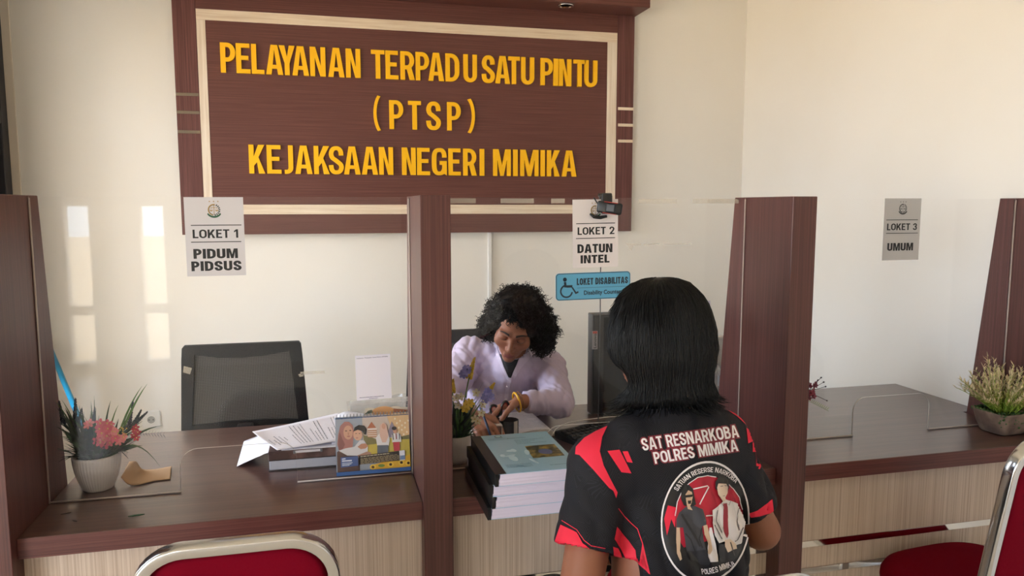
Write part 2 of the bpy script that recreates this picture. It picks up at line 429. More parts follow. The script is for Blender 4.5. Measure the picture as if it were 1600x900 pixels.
    if ch == 'G': return [[_stroke(sc([(.99, .68), (.95, .86), (.76, .985), (.5, 1.0), (.22, .97), (.04, .82), (0, .5), (.04, .18), (.22, .03), (.5, 0), (.78, .03), (.97, .16), (1.0, .3)]), s, t)], [[(W - s, H * .10), (W, 0), (W, H * .53), (W * .52, H * .53), (W * .52, H * .53 - t), (W - s, H * .53 - t)]]]
    if ch == '1': return [[[(W * .5, 0), (W * .5 + s, 0), (W * .5 + s, H), (W * .5 + s * .1, H), (0, H * .80), (0, H * .80 - t * 1.1), (W * .5, H * .76)]]]
    if ch == '2': return [[_stroke(sc([(.02, .70), (.08, .90), (.35, 1.0), (.65, .99), (.95, .88), (.97, .66), (.72, .42), (.30, .15), (.10, .0)]), s, t)], [[(0, 0), (W, 0), (W, t), (s * .6, t)]]]
    if ch == '3': return [[_stroke(sc([(.02, .76), (.10, .92), (.40, 1.0), (.74, .98), (.94, .80), (.80, .60), (.42, .53)]), s, t)], [_stroke(sc([(.42, .53), (.84, .46), (.99, .24), (.80, .04), (.45, .0), (.12, .07), (0, .24)]), s, t)]]
    if ch in '()':
        n = 10; o_ = _arc(W * 1.9, H / 2, W * 1.9, H * .60, 180 - 56, 180 + 56, n)
        i_ = _arc(W * 1.9 + s * .95, H / 2, W * 1.9, H * .57, 180 + 56, 180 - 56, n); P = o_ + i_
        y0 = min(p[1] for p in P); y1 = max(p[1] for p in P); x0 = min(p[0] for p in P); x1 = max(p[0] for p in P)
        P = [((x - x0) / (x1 - x0) * W, (y - y0) / (y1 - y0) * H) for x, y in P]
        return [[P if ch == '(' else [(W - x, y) for x, y in P]]]
    return []
def caps_layout(s, stem=.2, gap=.075, space=.34):
    """[(char, x, width)] at cap height 1 and total width"""
    x = 0; out = []
    for c in s:
        if c == ' ': x += space - gap * 0; continue
        w = GW.get(c, .6)
        if c == 'I': w = stem
        if c == '1': w = .36
        out.append((c, x, w)); x += w + gap
    return out, x - gap
def add_caps(bm, s, fr, a0, b0, w, h, stem=.2, lift=0.0, mi=0, grow=0.0, mirror=False):
    """flat heavy capitals filling the box (a0,b0,w,h); grow thickens for an outline"""
    lay, tot = caps_layout(s, stem)
    for c, x, gw in lay:
        for grp in glyph(c, gw + 2 * grow, 1 + 2 * grow, stem + 2 * grow):
            loops = [[Vector((px_ - grow + x, py_ - grow, 0)) for px_, py_ in lp] for lp in grp]
            tri = tessellate_polygon(loops); flat_ = [v for lp in loops for v in lp]
            vs = [bm.verts.new(fr(a0 + ((tot - v.x) if mirror else v.x) / tot * w, b0 + v.y * h, lift)) for v in flat_]
            n0 = (fr(1, 0, 0) - fr(0, 0, 0)).cross(fr(0, 1, 0) - fr(0, 0, 0))
            for t in tri:
                try:
                    f = bm.faces.new([vs[i] for i in t]); f.material_index = mi; f.normal_update()
                    if f.normal.dot(n0) < 0: f.normal_flip()
                except Exception: pass
def solid_cap(bm, ch, x0, z0, w, h, st, y_front, depth):
    """one raised capital facing -Y"""
    for gi, grp in enumerate(glyph(ch, w, h, st)):
        y_front -= .0004 * gi
        loops = [[Vector((x, z, 0)) for x, z in lp] for lp in grp]; tri = tessellate_polygon(loops); fl_ = [v for lp in loops for v in lp]
        A = [bm.verts.new((x0 + v.x, y_front, z0 + v.y)) for v in fl_]; B = [bm.verts.new((x0 + v.x, y_front + depth, z0 + v.y)) for v in fl_]
        fs = []
        for t in tri:
            for V in (A, B):
                try: fs.append(bm.faces.new([V[i] for i in t]))
                except Exception: pass
        i0 = 0
        for lp in loops:
            n = len(lp)
            for k in range(n):
                try: fs.append(bm.faces.new((A[i0 + k], A[i0 + (k + 1) % n], B[i0 + (k + 1) % n], B[i0 + k])))
                except Exception: pass
            i0 += n
        bmesh.ops.recalc_face_normals(bm, faces=fs)
# ================================================================ the room
WB = 3.89; WR = 2.307; WL = -1.395; ZC = 3.05
b = BM(); box(b, -2.72, WR + .1, WB, WB + .12, 0, ZC); struct('wall_back', b, M['wall'])
b = BM(); box(b, WR, WR + .12, -3.5, WB + .12, 0, ZC); struct('wall_right', b, M['wall'])
# left wall: office side with a window, then the wider hall with its open entrance
b = BM()
box(b, WL - .12, WL, 1.95, 2.05, 0, ZC); box(b, WL - .12, WL, 3.872, WB, 0, ZC)
box(b, WL - .12, WL, 2.05, 3.872, 0, 0.62); box(b, WL - .12, WL, 2.05, 3.872, 2.72, ZC); box(b, WL - .12, WL, 2.05, 3.60, 2.30, 2.72)
box(b, -2.62, WL, 1.95, 2.07, 0, ZC)
box(b, -2.72, -2.6, .2, 2.07, 0, ZC); box(b, -2.72, -2.6, -2.0, .2, 2.3, ZC); box(b, -2.72, -2.6, -3.5, -2.0, 0, ZC)
struct('wall_left', b, M['wall'])
b = BM()   # front wall behind the camera with two slit windows
box(b, -2.72, -2.26, -3.5, -3.38, 0, ZC); box(b, -2.06, -1.64, -3.5, -3.38, 0, ZC); box(b, -1.44, WR + .1, -3.5, -3.38, 0, ZC)
for x0, x1 in ((-2.26, -2.06), (-1.64, -1.44)):
    box(b, x0, x1, -3.5, -3.38, 1.50, ZC); box(b, x0, x1, -3.5, -3.38, 0.52, 0.60); box(b, x0, x1, -3.5, -3.38, 0, 0.08)
struct('wall_front', b, M['wall'])
b = BM(); box(b, -2.72, WR + .1, -3.5, WB + .12, -.1, 0); struct('floor', b, M['floor'])
b = BM(); box(b, -2.72, WR + .1, -3.5, WB + .12, ZC, ZC + .1); struct('ceiling', b, M['ceiling'])
b = BM(); box(b, -40, 40, -40, 40, -.3, -.12); struct('ground', b, M['ground'])
b = BM(); box(b, -4.4, -2.72, -3.6, 2.1, 2.42, 2.52); struct('sun_block_roof', b, M['ceiling'])  # unseen porch roof, added to keep direct sun out of the entrance

# left window: dark aluminium frame with a greyish pane, only its near edge is in view
b = BM()
for y0, y1, z0, z1 in ((3.80, 3.872, .62, 2.72), (3.52, 3.60, .62, 2.72), (3.60, 3.80, .62, .70), (3.60, 3.80, 2.64, 2.72), (3.60, 3.80, 1.86, 1.93), (2.05, 2.11, .62, 2.30), (2.11, 3.52, .62, .68), (2.11, 3.52, 2.24, 2.30), (2.79, 2.83, .68, 2.24)):
    box(b, WL - .09, WL + .025, y0, y1, z0, z1, .004)
wn = struct('window_1', b, M['dark_alu'], label='dark aluminium window frame in the left wall')
b = BM(); box(b, WL - .05, WL - .04, 3.60, 3.80, .70, 2.64); obj('pane', b, pm('tinted_pane', '8e9096', 0.15, bump=(2, .1, .01)), wn)
b = BM(); box(b, WL, WL + .012, 3.872, WB, 0, ZC, .003); box(b, WL + .012, WL + .055, WB - .008, WB, 0, ZC, .003); struct('corner_shade_1', b, pm('cream_corner_shade', 'd9cdbd', .6))  # shading at the corner, put into a cream strip modelled as trim
# skirting of the back and right wall
b = BM(); box(b, WL, WR, WB - .012, WB, 0, .09, .003); struct('baseboard_back', b, M['floor'])
b = BM(); box(b, WR - .012, WR, 2.65, WB - .012, 0, .09, .003); struct('baseboard_right', b, M['floor'])

# ================================================================ sign on the back wall
SF = 3.845      # face of the sign frame
sg = thing('sign_board', 'large dark wooden sign board with yellow raised capitals on the back wall', 'sign', (0.48, WB, 1.36))
xl = at(276, 180, Y=SF).x; xr = at(989, 200, Y=SF).x
zb = at(700, 363.5, Y=SF).z; zt = 2.56
li = at(306, 13, Y=SF); ri = at(964, 51, Y=SF)     # strip outer corners
lx0, lx1 = at(324, 120, Y=SF).x, at(949, 120, Y=SF).x          # strip inner
sx0, sx1 = at(310, 120, Y=SF).x, at(964, 120, Y=SF).x
zt_o = li.z; zt_i = at(322, 31, Y=SF).z; zb_i = at(600, 319.8, Y=SF).z; zb_o = at(600, 334.5, Y=SF).z
b = BM(); box(b, xl, xr, SF + .008, WB, zb, zt); obj('back_panel', b, M['wood_hv'], sg, world=True)
for q in ((xl, sx0), (sx1, xr)): b = BM(); box(b, q[0], q[1], SF, WB - .01, zb, zt, .0015); obj('frame_upright', b, M['wood_hv'], sg, world=True)
for q in ((zb, zb_o), (zt_o, zt)): b = BM(); box(b, sx0, sx1, SF, WB - .01, q[0], q[1], .0015); obj('frame_rail', b, M['wood_h'], sg, world=True)
b = BM(); box(b, lx0, lx1, SF + .004, WB - .01, zb_i, zt_i); obj('lettering_panel', b, M['wood_h'], sg, world=True)
for q in ((sx0, lx0), (lx1, sx1)): b = BM(); box(b, q[0], q[1], SF + .0015, WB - .01, zb_i, zt_i, .001); obj('pale_upright_strip', b, M['oak_sv'], sg, world=True, label='pale wood strip')
for q in ((zt_i, zt_o), (zb_o, zb_i)): b = BM(); box(b, sx0, sx1, SF + .001, WB - .01, q[0], q[1], .001); obj('pale_rail_strip', b, M['oak_h'], sg, world=True, label='pale wood strip')
for yp in (170, 195.5, 220.5):
    z = at(977, yp, Y=SF).z
    b = BM(); box(b, at(965, yp, Y=SF).x + .002, xr, SF - .0015, SF + .01, z - .0075, z + .0075, .001); obj('inlay_strip', b, M['oak_h'], sg, world=True, label='short pale inlay strip')
for yp in (147.5, 175.5, 206):
    z = at(290, yp, Y=SF).z
    b = BM(); box(b, xl, sx0 - .002, SF - .0015, SF + .01, z - .0075, z + .0075, .001); obj('inlay_strip', b, pm('mirror_inlay', '8f857c', .15, metal=.9) if 'mi' not in M else M['mi'], sg, world=True, label='short mirror inlay strip')
# canopy over the sign with a recessed spotlight
cf = at(1016, 12, Z=2.51)
cz = at(990, 25, Y=SF).z
cf = at(1016, 12, Z=cz)
b = BM(); box(b, xl - .02, cf.x, cf.y, WB, cz, cz + .16, .002); obj('canopy', b, M['wood_h'], sg, world=True)
sp = at(884, 8, Z=cz)
b = BM(); lathe(b, [(.030, -.001), (.034, -.006), (.040, -.006), (.042, 0)], 28, sp); lathe(b, [(.012, .0), (.030, -.001)], 28, sp)
obj('spotlight', b, M['chrome'], sg, smooth=True, world=True, label='small round chrome spotlight, switched off')
# the letters, one by one
LF = 3.836
def letter(ch, x0, x1, ymid, z0, z1, wgt):
    a = at(x0, ymid, Y=LF).x; c = at(x1, ymid, Y=LF).x
    bm = BM(); solid_cap(bm, ch, a, z0, c - a, z1 - z0, .0225, LF, .013)
    obj('letter', bm, M['gold'], sg, world=True)
zt1, zb1 = at(345, 66, Y=LF).z, at(345, 113, Y=LF).z
for ch, x0, x1 in [('P', 73, 191), ('E', 196, 305), ('L', 315, 413), ('A', 427, 561), ('Y', 530, 655), ('A', 632, 763), ('N', 772, 893), ('A', 913, 1040), ('N', 1052, 1166), ('T', 1250, 1355), ('E', 1362, 1462), ('R', 1478, 1590)]:
    letter(ch, 330 + x0 / 5, 330 + x1 / 5, 100, zb1, zt1, .035)
for ch, x0, x1 in [('P', 48, 153), ('A', 147, 269), ('D', 281, 389), ('U', 422, 527), ('S', 565, 668), ('A', 670, 785), ('T', 771, 862), ('U', 873, 975), ('P', 1025, 1122), ('I', 1126, 1162), ('N', 1167, 1265), ('T', 1282, 1378), ('U', 1368, 1468)]:
    letter(ch, 640 + x0 / 5, 640 + x1 / 5, 110, zb1, zt1, .035)
z2t, z2b = at(630, 157, Y=LF).z, at(630, 202, Y=LF).z
pt, pb = at(590, 149, Y=LF).z, at(590, 204.6, Y=LF).z
for ch, x0, x1 in [('(', 172, 255), ('P', 352, 512), ('T', 567, 713), ('S', 772, 938), ('P', 1010, 1165), (')', 1243, 1325)]:
    letter(ch, 560 + x0 / 7.273, 560 + x1 / 7.273, 180, *((pb, pt) if ch in '()' else (z2b, z2t)), .035)
z3t, z3b = at(395, 226, Y=LF).z, at(395, 271, Y=LF).z
for ch, x0, x1 in [('K', 108, 250), ('E', 268, 396), ('J', 425, 503), ('A', 519, 673), ('K', 688, 828), ('S', 820, 955), ('A', 955, 1103), ('A', 1115, 1259), ('N', 1270, 1396), ('N', 1475, 1598)]:
    letter(ch, 370 + x0 / 5.714, 370 + x1 / 5.714, 250, z3b, z3t, .035)
for ch, x0, x1 in [('E', 67, 182), ('G', 200, 332), ('E', 347, 457), ('R', 480, 600), ('I', 628, 668), ('M', 748, 904), ('I', 926, 966), ('M', 990, 1152), ('I', 1171, 1209), ('K', 1228, 1342), ('A', 1361, 1491)]:
    letter(ch, 640 + x0 / 5.714, 640 + x1 / 5.714, 250, z3b, z3t, .035)

# white cable duct on the wall, blue pole, socket
b = BM(); x0 = at(762.5, 400, Y=3.875).x; x1 = at(768.5, 400, Y=3.875).x
box(b, x0, x1, 3.872, WB, 0.09, zb, .003)
wobj('cable_duct', b, M['white_plastic'], 'narrow white upright cable duct on the wall under the sign', 'cable duct')
sk = thing('wall_socket', 'white wall socket low on the back wall beside the flower pot', 'socket', (at(237, 655, Y=WB).x, WB, at(237, 655, Y=WB).z))
b = BM(); fr = lambda a, c, h=0.0: Vector((a, -h, c))
prism(b, rounded_rect(.085, .088, .012), 0, .011, fr); bmesh.ops.bevel(b, geom=[e for e in b.edges if abs(e.verts[0].co.y + .011) < 1e-4 and abs(e.verts[1].co.y + .011) < 1e-4], offset=.004, segments=2, affect='EDGES')
obj('cover_plate', b, M['white_plastic'], sk, auto=40)
b = BM(); n = 28
for r0, h0, r1, h1 in ((.024, .0115, .022, .0125), (.022, .0125, .0195, .0125), (.0195, .0125, .018, .0115)):
    loft(b, [[Vector((r * math.cos(2 * PI * k / n), -h, r * math.sin(2 * PI * k / n))) for k in range(n)] for r, h in ((r0, h0), (r1, h1))], caps=False)
obj('socket_ring', b, M['white_plastic'], sk, smooth=True)
b = BM(); prism(b, ell(0, 0, .018, .018, 24), .0108, .0114, fr); obj('socket_well', b, pm('socket_shade', '9c9a97', .5), sk)
for s in (-1, 1):
    b = BM(); prism(b, ell(s * .0095, 0, .003, .003, 10), .0112, .0118, fr); obj('pin_hole', b, M['ink'], sk)
b = BM(); p0 = Vector((-1.25, 3.80, 1.16)); 
pa, pb_ = at(84, 558, Y=3.78), at(118, 640, Y=3.50)
d = (pb_ - pa); tube(b, [pa - d * .30, pb_ + d * (pb_.z - .02) / abs(d.z)], .0115, 12)
wobj('broom_pole', b, M['teal'], 'slanting blue pole against the back wall behind the left flower pot', 'pole', smooth=True)

# ================================================================ counter
CF = 1.83; CB = 2.62; CT = 0.76; CU = 0.712
DV = [(-.77, -.69), (.219, .292), (1.224, 1.299), (2.222, 2.304)]
DF = 1.80
def divider(x0, x1, label):
    o = thing('counter_divider', label, 'partition', ((x0 + x1) / 2, 1.98, 0), group='upright dividers of the service counter')
    prof = [(DF, 0), (2.195, 0), (2.178, CT), (2.100, 1.526), (DF, 1.526)]
    b = BM(); prism(b, prof, x0, x1, lambda a, c, h: Vector((h, a, c)))
    bmesh.ops.bevel(b, geom=list(b.edges), offset=.0015, segments=1, affect='EDGES')
    obj('panel', b, M['wood_v'], o, world=True)
    return o
divider(*DV[0], 'dark wooden divider at the left end of the counter beside the pink flowers')
divider(*DV[1], 'dark wooden divider standing between the calendar and the stack of books')
divider(*DV[2], 'dark wooden divider standing just right of the man in the printed shirt')
divider(*DV[3], 'dark wooden divider at the right wall behind the cream flowering plant')
# worktop with notches round the dividers
out = []
bays = [(-.69, .219), (.292, 1.224), (1.299, 2.222)]
for i, (a, c) in enumerate(bays):
    out += [(a + .001, 2.19), (a + .001, CF), (c - .001, CF), (c - .001, 2.19)]
out = [(-.69, CB)] + out[0:] + [(2.302, 2.19), (2.302, CB)]
b = BM(); prism(b, out, CU, CT, mi=0, mi_side=1)
bmesh.ops.bevel(b, geom=[e for e in b.edges if e.verts[0].co.z > CT - 1e-4 and e.verts[1].co.z > CT - 1e-4], offset=.0012, segments=1, affect='EDGES')
wobj('worktop', b, [M['wood_top'], M['wood_fascia']], 'long dark brown counter worktop running under the clear screens', 'worktop')
ct = thing('service_counter', 'long service counter body with pale wood fronts and narrow mirror strips', 'counter', (.76, 1.9, 0))
for a, c in bays:
    b = BM(); box(b, a, c, 1.862, 1.88, 0, CU); fp = obj('front_panel', b, M['oak_v'], ct, world=True, label='pale wood front')
    for z0, z1 in ((.496, .516), (.412, .432), (.20, .22)):
        b = BM(); box(b, a + .001, c - .001, 1.859, 1.864, z0, z1, .0008); obj('mirror_strip', b, M['alu'], fp, world=True, label='narrow mirror strip')
for x in (-.6, 1.08, 1.34, 2.2):
    b = BM(); box(b, x, x + .05, 2.52, 2.57, 0, CU); obj('leg', b, M['wood_v'], ct, world=True)

# clear screens with a rounded hatch at the foot
def screen(x0, x1, h0, h1, ztop, label, tape=()):
    o = thing('clear_screen', label, 'glass screen', ((x0 + x1) / 2, 2.04, CT), group='clear acrylic screens on the counter')
    r = .045; zt = 1.523; zb0 = CT + .002
    pts = [(x0, zb0), (h0, zb0)]
    pts += [(h0, ztop - r)] + [(h0 + r - r * math.cos(R(a)), ztop - r + r * math.sin(R(a))) for a in (15, 30, 45, 60, 75)] + [(h0 + r, ztop)]
    pts += [(h1 - r, ztop)] + [(h1 - r + r * math.sin(R(a)), ztop - r + r * math.cos(R(a))) for a in (15, 30, 45, 60, 75)] + [(h1, ztop - r)]
    pts += [(h1, zb0), (x1, zb0), (x1, zt), (x0, zt)]
    b = BM(); prism(b, pts, 2.0375, 2.0425, lambda a, c, h: Vector((a, h, c)), mi=0, mi_side=1)
    obj('pane', b, [M['acrylic'], M['edge']], o, world=True)
    for q in ([(x0, 2.036, CT + .003), (h0, 2.036, CT + .003)], [(h1, 2.036, CT + .003), (x1, 2.036, CT + .003)], [(x0 + .002, 2.036, CT), (x0 + .002, 2.036, 1.52)], [(x1 - .002, 2.036, CT), (x1 - .002, 2.036, 1.52)]):
        b = BM(); tube(b, q, .0024, 6); obj('silicone_bead', b, M['silicone'], o, smooth=True, world=True, label='pale line of sealant')
    for (t0, t1) in tape:
        b = BM(); box(b, t0, t1, 2.0365, 2.0374, 1.508, 1.521); obj('tape_strip', b, M['tape'], o, world=True, label='strip of old yellowed tape')
zh1 = at(372, 696, Y=2.04).z; zh3 = at(1400, 617, Y=2.04).z
screen(-.69, .219, -.383, -.092, zh1, 'clear screen of the left window, with the calendar standing behind it')
screen(.292, 1.224, .60, .90, .865, 'clear screen of the middle window, in front of the woman', tape=((.30, .40), (.47, .565), (.615, .655), (.88, 1.0), (1.05, 1.2)))
screen(1.299, 2.222, 1.636, 1.929, zh3, 'clear screen of the right window with an empty worktop behind')
# ================================================================ notices on the screens
def upright(x, y, z, tilt=0.0):   # frame facing the visitors: a to the right, b up, h towards the viewer
    c, s = math.cos(tilt), math.sin(tilt)
    return lambda a, b, h=0.0: Vector((x + a * c - b * s, y - h, z + a * s + b * c))
def emblem(parent, fr, cx, cy, r, dull=False):
    b = BM(); g = [c_('a88a52'), c_('2f3a35'), c_('2d5a44')] if not dull else [c_('4c4a48'), c_('2c2c2c'), c_('3c3c3a')]
    n = 16
    def arc(r0, r1, a0, a1, mi, oy=0, k=14):
        p = ell(cx, cy + oy, r1, r1, k, a0, a1) + ell(cx, cy + oy, r0, r0, k, a0, a1)[::-1]; flat_poly(b, p, fr, .0004, mi)
    arc(r * .82, r, 80, 260, 0); arc(r * .78, r * .84, 75, 270, 1)
    for i in range(8): arc(r * .72, r * 1.02, -85 + i * 20, -85 + i * 20 + 12, 1, k=4)
    flat_poly(b, [(cx - r * .05, cy - r * .8), (cx + r * .05, cy - r * .8), (cx + r * .05, cy + r * .8), (cx - r * .05, cy + r * .8)], fr, .0004, 0)
    flat_poly(b, [(cx - r * .5, cy + r * .36), (cx + r * .5, cy + r * .36), (cx + r * .5, cy + r * .44), (cx - r * .5, cy + r * .44)], fr, .0005, 0)
    for s in (-1, 1):
        flat_poly(b, ell(cx + s * r * .45, cy - r * .05, r * .26, r * .2, 10, 180, 360), fr, .0005, 0)
        for q in (-.2, .2): flat_poly(b, [(cx + s * r * .45 - r * .02, cy + r * .4), (cx + s * r * .45 + r * .02, cy + r * .4), (cx + s * r * .45 + q * r + r * .02, cy - r * .05), (cx + s * r * .45 + q * r - r * .02, cy - r * .05)], fr, .0005, 0)
    p = ell(cx, cy - r * .05, r * 1.32, r * 1.32, 16, 212, 328) + ell(cx, cy + r * .06, r * 1.16, r * 1.1, 16, 212, 328)[::-1]
    flat_poly(b, p, fr, .0006, 2)
    for s in (-1, 0, 1):
        st = []
        for k in range(10):
            a = R(90 + 36 * k); q = r * (.17 if k % 2 == 0 else .07); st.append((cx + s * r * .68 + q * math.cos(a), cy + r * 1.42 + q * math.sin(a)))
        flat_poly(b, st, fr, .0004, 0)
    obj('emblem', b, g, parent, world=True, label='small round emblem with scales')
def notice(tl, tr, bl, label, lines, mat_, dull=False, y=2.0362):
    p = at(*tl, Y=y); q = at(*tr, Y=y); r = at(*bl, Y=y)
    w = q.x - p.x; h = p.z - r.z
    fr = upright(p.x, y, r.z, math.atan2(q.z - p.z, w))
    o = thing('counter_notice', label, 'notice', (p.x + w / 2, y, r.z), group='window notices taped to the screens')
    b = BM(); prism(b, [(0, 0), (w, 0), (w, h), (0, h)], 0, .0006, fr); obj('sheet', b, mat_, o, world=True)
    for s, x0, x1, y0, y1, wt in lines:
        b = BM(); fr2 = lambda a, c, hh=0.0: fr(a, c, hh + .0009)
        if s == '-': flat_poly(b, [(x0 * w, (1 - y1) * h), (x1 * w, (1 - y1) * h), (x1 * w, (1 - y0) * h), (x0 * w, (1 - y0) * h)], fr2); nm = 'rule'
        else: add_caps(b, s, fr2, x0 * w, (1 - y1) * h, (x1 - x0) * w, (y1 - y0) * h, stem=.19 if wt < .04 else .235); nm = 'wording'
        obj(nm, b, M['ink'], o, world=True)
    emblem(o, lambda a, c, hh=0.0: fr(a, c, hh + .0007), .5 * w, (1 - .16) * h, .105 * w, dull)
    return o
notice((287, 308), (380, 308), (293, 432), 'laminated notice lettered LOKET 1 on the left screen',
       [('-', .10, .955, .349, .359, 0), ('LOKET 1', .123, .89, .408, .517, .03), ('-', .09, .94, .561, .571, 0), ('PIDUM', .12, .873, .653, .777, .05), ('PIDSUS', .076, .928, .81, .934, .05)], M['paper_grey'])
notice((896, 312), (967, 311), (896, 419), 'white notice lettered LOKET 2 on the middle screen below the webcam',
       [('-', .075, .935, .345, .356, 0), ('LOKET 2', .106, .92, .404, .514, .03), ('-', .07, .935, .562, .573, 0), ('DATUN', .10, .875, .653, .782, .05), ('INTEL', .168, .81, .815, .935, .05)], M['paper_grey2'])
notice((1383, 310), (1440, 310), (1378, 407), 'grey notice lettered LOKET 3 on the right screen',
       [('-', .06, .93, .342, .352, 0), ('LOKET 3', .09, .915, .404, .512, .03), ('-', .07, .95, .557, .567, 0), ('UMUM', .125, .835, .72, .845, .04)], M['paper_grey3'], True)
# blue accessibility plate
y = 2.0362; p = at(868.5, 427.5, Y=y); q = at(985, 424.5, Y=y); r = at(869.5, 470, Y=y)
w = q.x - p.x; h = p.z - r.z; fr = upright(p.x, y, r.z, .012)
o = thing('accessibility_sign', 'blue sign with a wheelchair symbol on the middle screen above the woman', 'sign', (p.x + w / 2, y, r.z))
b = BM(); prism(b, rounded_rect(w, h, .010, 6, w / 2, h / 2), 0, .002, fr); obj('plate', b, pm('sign_blue', '5fa6c9', .4), o, world=True)
b = BM(); prism(b, rounded_rect(w - .002, h - .002, .0095, 6, w / 2, h / 2), .002, .00225, fr); prism(b, rounded_rect(w - .0055, h - .0055, .008, 6, w / 2, h / 2), .00225, .0026, fr, mi=1)
obj('border_line', b, [c_('26333f'), c_('5fa6c9')], o, world=True)
f2 = lambda a, c, hh=0.0: fr(a, c, hh + .003)
b = BM(); k = h
flat_poly(b, ell(.19 * k + .012, .77 * k, .075 * k, .075 * k), f2)
ox = .012
flat_poly(b, [(ox + .15 * k, .68 * k), (ox + .24 * k, .68 * k), (ox + .25 * k, .56 * k), (ox + .48 * k, .56 * k), (ox + .48 * k, .48 * k), (ox + .17 * k, .48 * k)], f2)
flat_poly(b, [(ox + .25 * k, .47 * k), (ox + .44 * k, .47 * k), (ox + .60 * k, .22 * k), (ox + .72 * k, .27 * k), (ox + .70 * k, .33 * k), (ox + .62 * k, .30 * k), (ox + .50 * k, .48 * k), (ox + .25 * k, .50 * k)], f2)
flat_poly(b, ell(ox + .25 * k, .34 * k, .25 * k, .25 * k, 22, 110, 350) + ell(ox + .25 * k, .34 * k, .19 * k, .19 * k, 22, 110, 350)[::-1], f2)
obj('wheelchair_symbol', b, c_('26333f'), o, world=True)
b = BM(); add_caps(b, 'LOKET DISABILITAS', f2, .275 * w, .55 * h, .69 * w, .25 * h, stem=.25); obj('wording', b, c_('26333f'), o, world=True)
b = BM(); add_text(b, 'Disability Counter', f2, .37 * w, .13 * h, .50 * w, .21 * h, weight=.03); obj('wording', b, c_('26333f'), o, world=True)
b = BM(); flat_poly(b, [(.28 * w, .43 * h), (.95 * w, .43 * h), (.95 * w, .455 * h), (.28 * w, .455 * h)], f2); obj('rule', b, c_('4b7f9c'), o, world=True)
# poster seen from behind
y = 2.0437; p = at(1072, 469, Y=y); q = at(1110, 470, Y=y); r = at(1105, 525, Y=y)
fr = upright(p.x, y, r.z); w = q.x - p.x; h = q.z - r.z
o = thing('poster_sheet', 'lavender sheet taped behind the middle screen, its blue lettering reversed', 'paper', (p.x + w / 2, y, r.z))
b = BM(); prism(b, [(0, 0), (w, 0), (w, h), (0, h)], -.0004, 0, fr); obj('sheet', b, pm('lavender_paper', 'cfc7d8', .7), o, world=True)
for tx_, q0, q1, q2 in (('MASYARAKAT', .05, .84, .82), ('PINTU (PTSP)', .05, .68, .93)):
    b = BM(); add_text(b, tx_, fr, q0 * w, q1 * h, q2 * w, .07 * h, weight=.03, lift=.0004, mirror=True); obj('wording', b, c_('8290bd'), o, world=True)
if 0: b = BM(); add_text(b, 'MASYARAKAT', fr, .05 * w, .84 * h, .82 * w, .07 * h, weight=.03, lift=.0004, mirror=True); add_text(b, 'PINTU (PTSP)', fr, .05 * w, .68 * h, .93 * w, .07 * h, weight=.03, lift=.0004, mirror=True)
# sheet on the left screen
y = 2.0362; p = at(556, 556, Y=y); q = at(611, 556, Y=y); r = at(559, 626, Y=y)
fr = upright(p.x, y, r.z, .02); w = q.x - p.x; h = p.z - r.z
o = thing('information_sheet', 'small white sheet with tiny print taped to the left screen above the calendar', 'paper', (p.x + w / 2, y, r.z))
b = BM(); prism(b, [(0, 0), (w, 0), (w, h), (0, h)], 0, .0005, fr); obj('sheet', b, pm('sheet_white', 'e9e6f2', .6), o, world=True)
f2 = lambda a, c, hh=0.0: fr(a, c, hh + .0008)
b = BM(); add_text(b, 'Layanan Terpadu Satu Pintu (PTSP)', f2, .05 * w, .925 * h, .88 * w, .028 * h, weight=.02)
text_lines(b, f2, .08 * w, .92 * w, .055 * h, 1, .03, .012 * h); text_lines(b, f2, .35 * w, .65 * w, .02 * h, 1, .03, .012 * h)
obj('wording', b, c_('55507a'), o, world=True)

# old tape residue on the screens
for nm, pts in (('clear_screen', [(469, 581), (507, 579), (508, 583), (478, 585), (470, 586)]), ('clear_screen', [(466, 585), (474, 582), (474, 588), (468, 589)]), ('clear_screen', [(287, 572), (300, 575), (297, 585), (286, 582)]), ('clear_screen.001', [(978, 381), (1002, 380), (1002, 383), (990, 384), (987, 392), (982, 385)]), ('clear_screen.001', [(1006, 381), (1030, 380), (1030, 382), (1006, 383)]), ('clear_screen.001', [(1036, 381), (1080, 380), (1080, 382), (1036, 382)])):
    par = bpy.data.objects[nm]; b = BM(); q = [at(px_, py_, Y=2.0368) for px_, py_ in pts]
    prism(b, [(v.x, v.z) for v in q], 2.0366, 2.0373, lambda a, c, h: Vector((a, h, c))); obj('tape_residue', b, M['tape'], par, world=True, label='whitish tape residue')
# webcam clipped over the middle screen
wc = at(945, 322, Y=2.03)
o = thing('webcam', 'black webcam clipped over the top of the middle screen', 'webcam', (wc.x, 2.04, 1.5))
a = R(8)
Mx = Matrix.Translation(at(953, 325, Y=1.995)) @ Matrix.Rotation(R(-22), 4, 'Z') @ Matrix.Rotation(a, 4, 'Y')
b = BM(); box(b, -.036, .034, -.014, .014, -.0165, .0165, .006, 3, M4=Mx); obj('camera_body', b, M['black_plastic'], o, world=True, auto=40)
b = BM(); box(b, -.012, .014, -.0155, -.013, -.012, .012, .003, 2, M4=Mx); obj('front_window', b, pm('webcam_window', '3b3d42', .15), o, world=True)
b = BM()
for z in (-.0155, .0155): box(b, -.018, .02, -.0153, -.010, z - .001, z + .001, M4=Mx)
obj('red_line', b, c_('a8372c'), o, world=True, label='thin red line')
b = BM(); p = at(947, 318, Y=2.03)
box(b, p.x - .016, p.x + .016, 2.018, 2.035, 1.478, 1.533, .005, 2); box(b, p.x - .015, p.x + .015, 2.019, 2.062, 1.526, 1.537, .004, 2); box(b, p.x - .014, p.x + .014, 2.046, 2.056, 1.47, 1.53, .004, 2)
obj('clip', b, M['black_plastic'], o, world=True, auto=40)
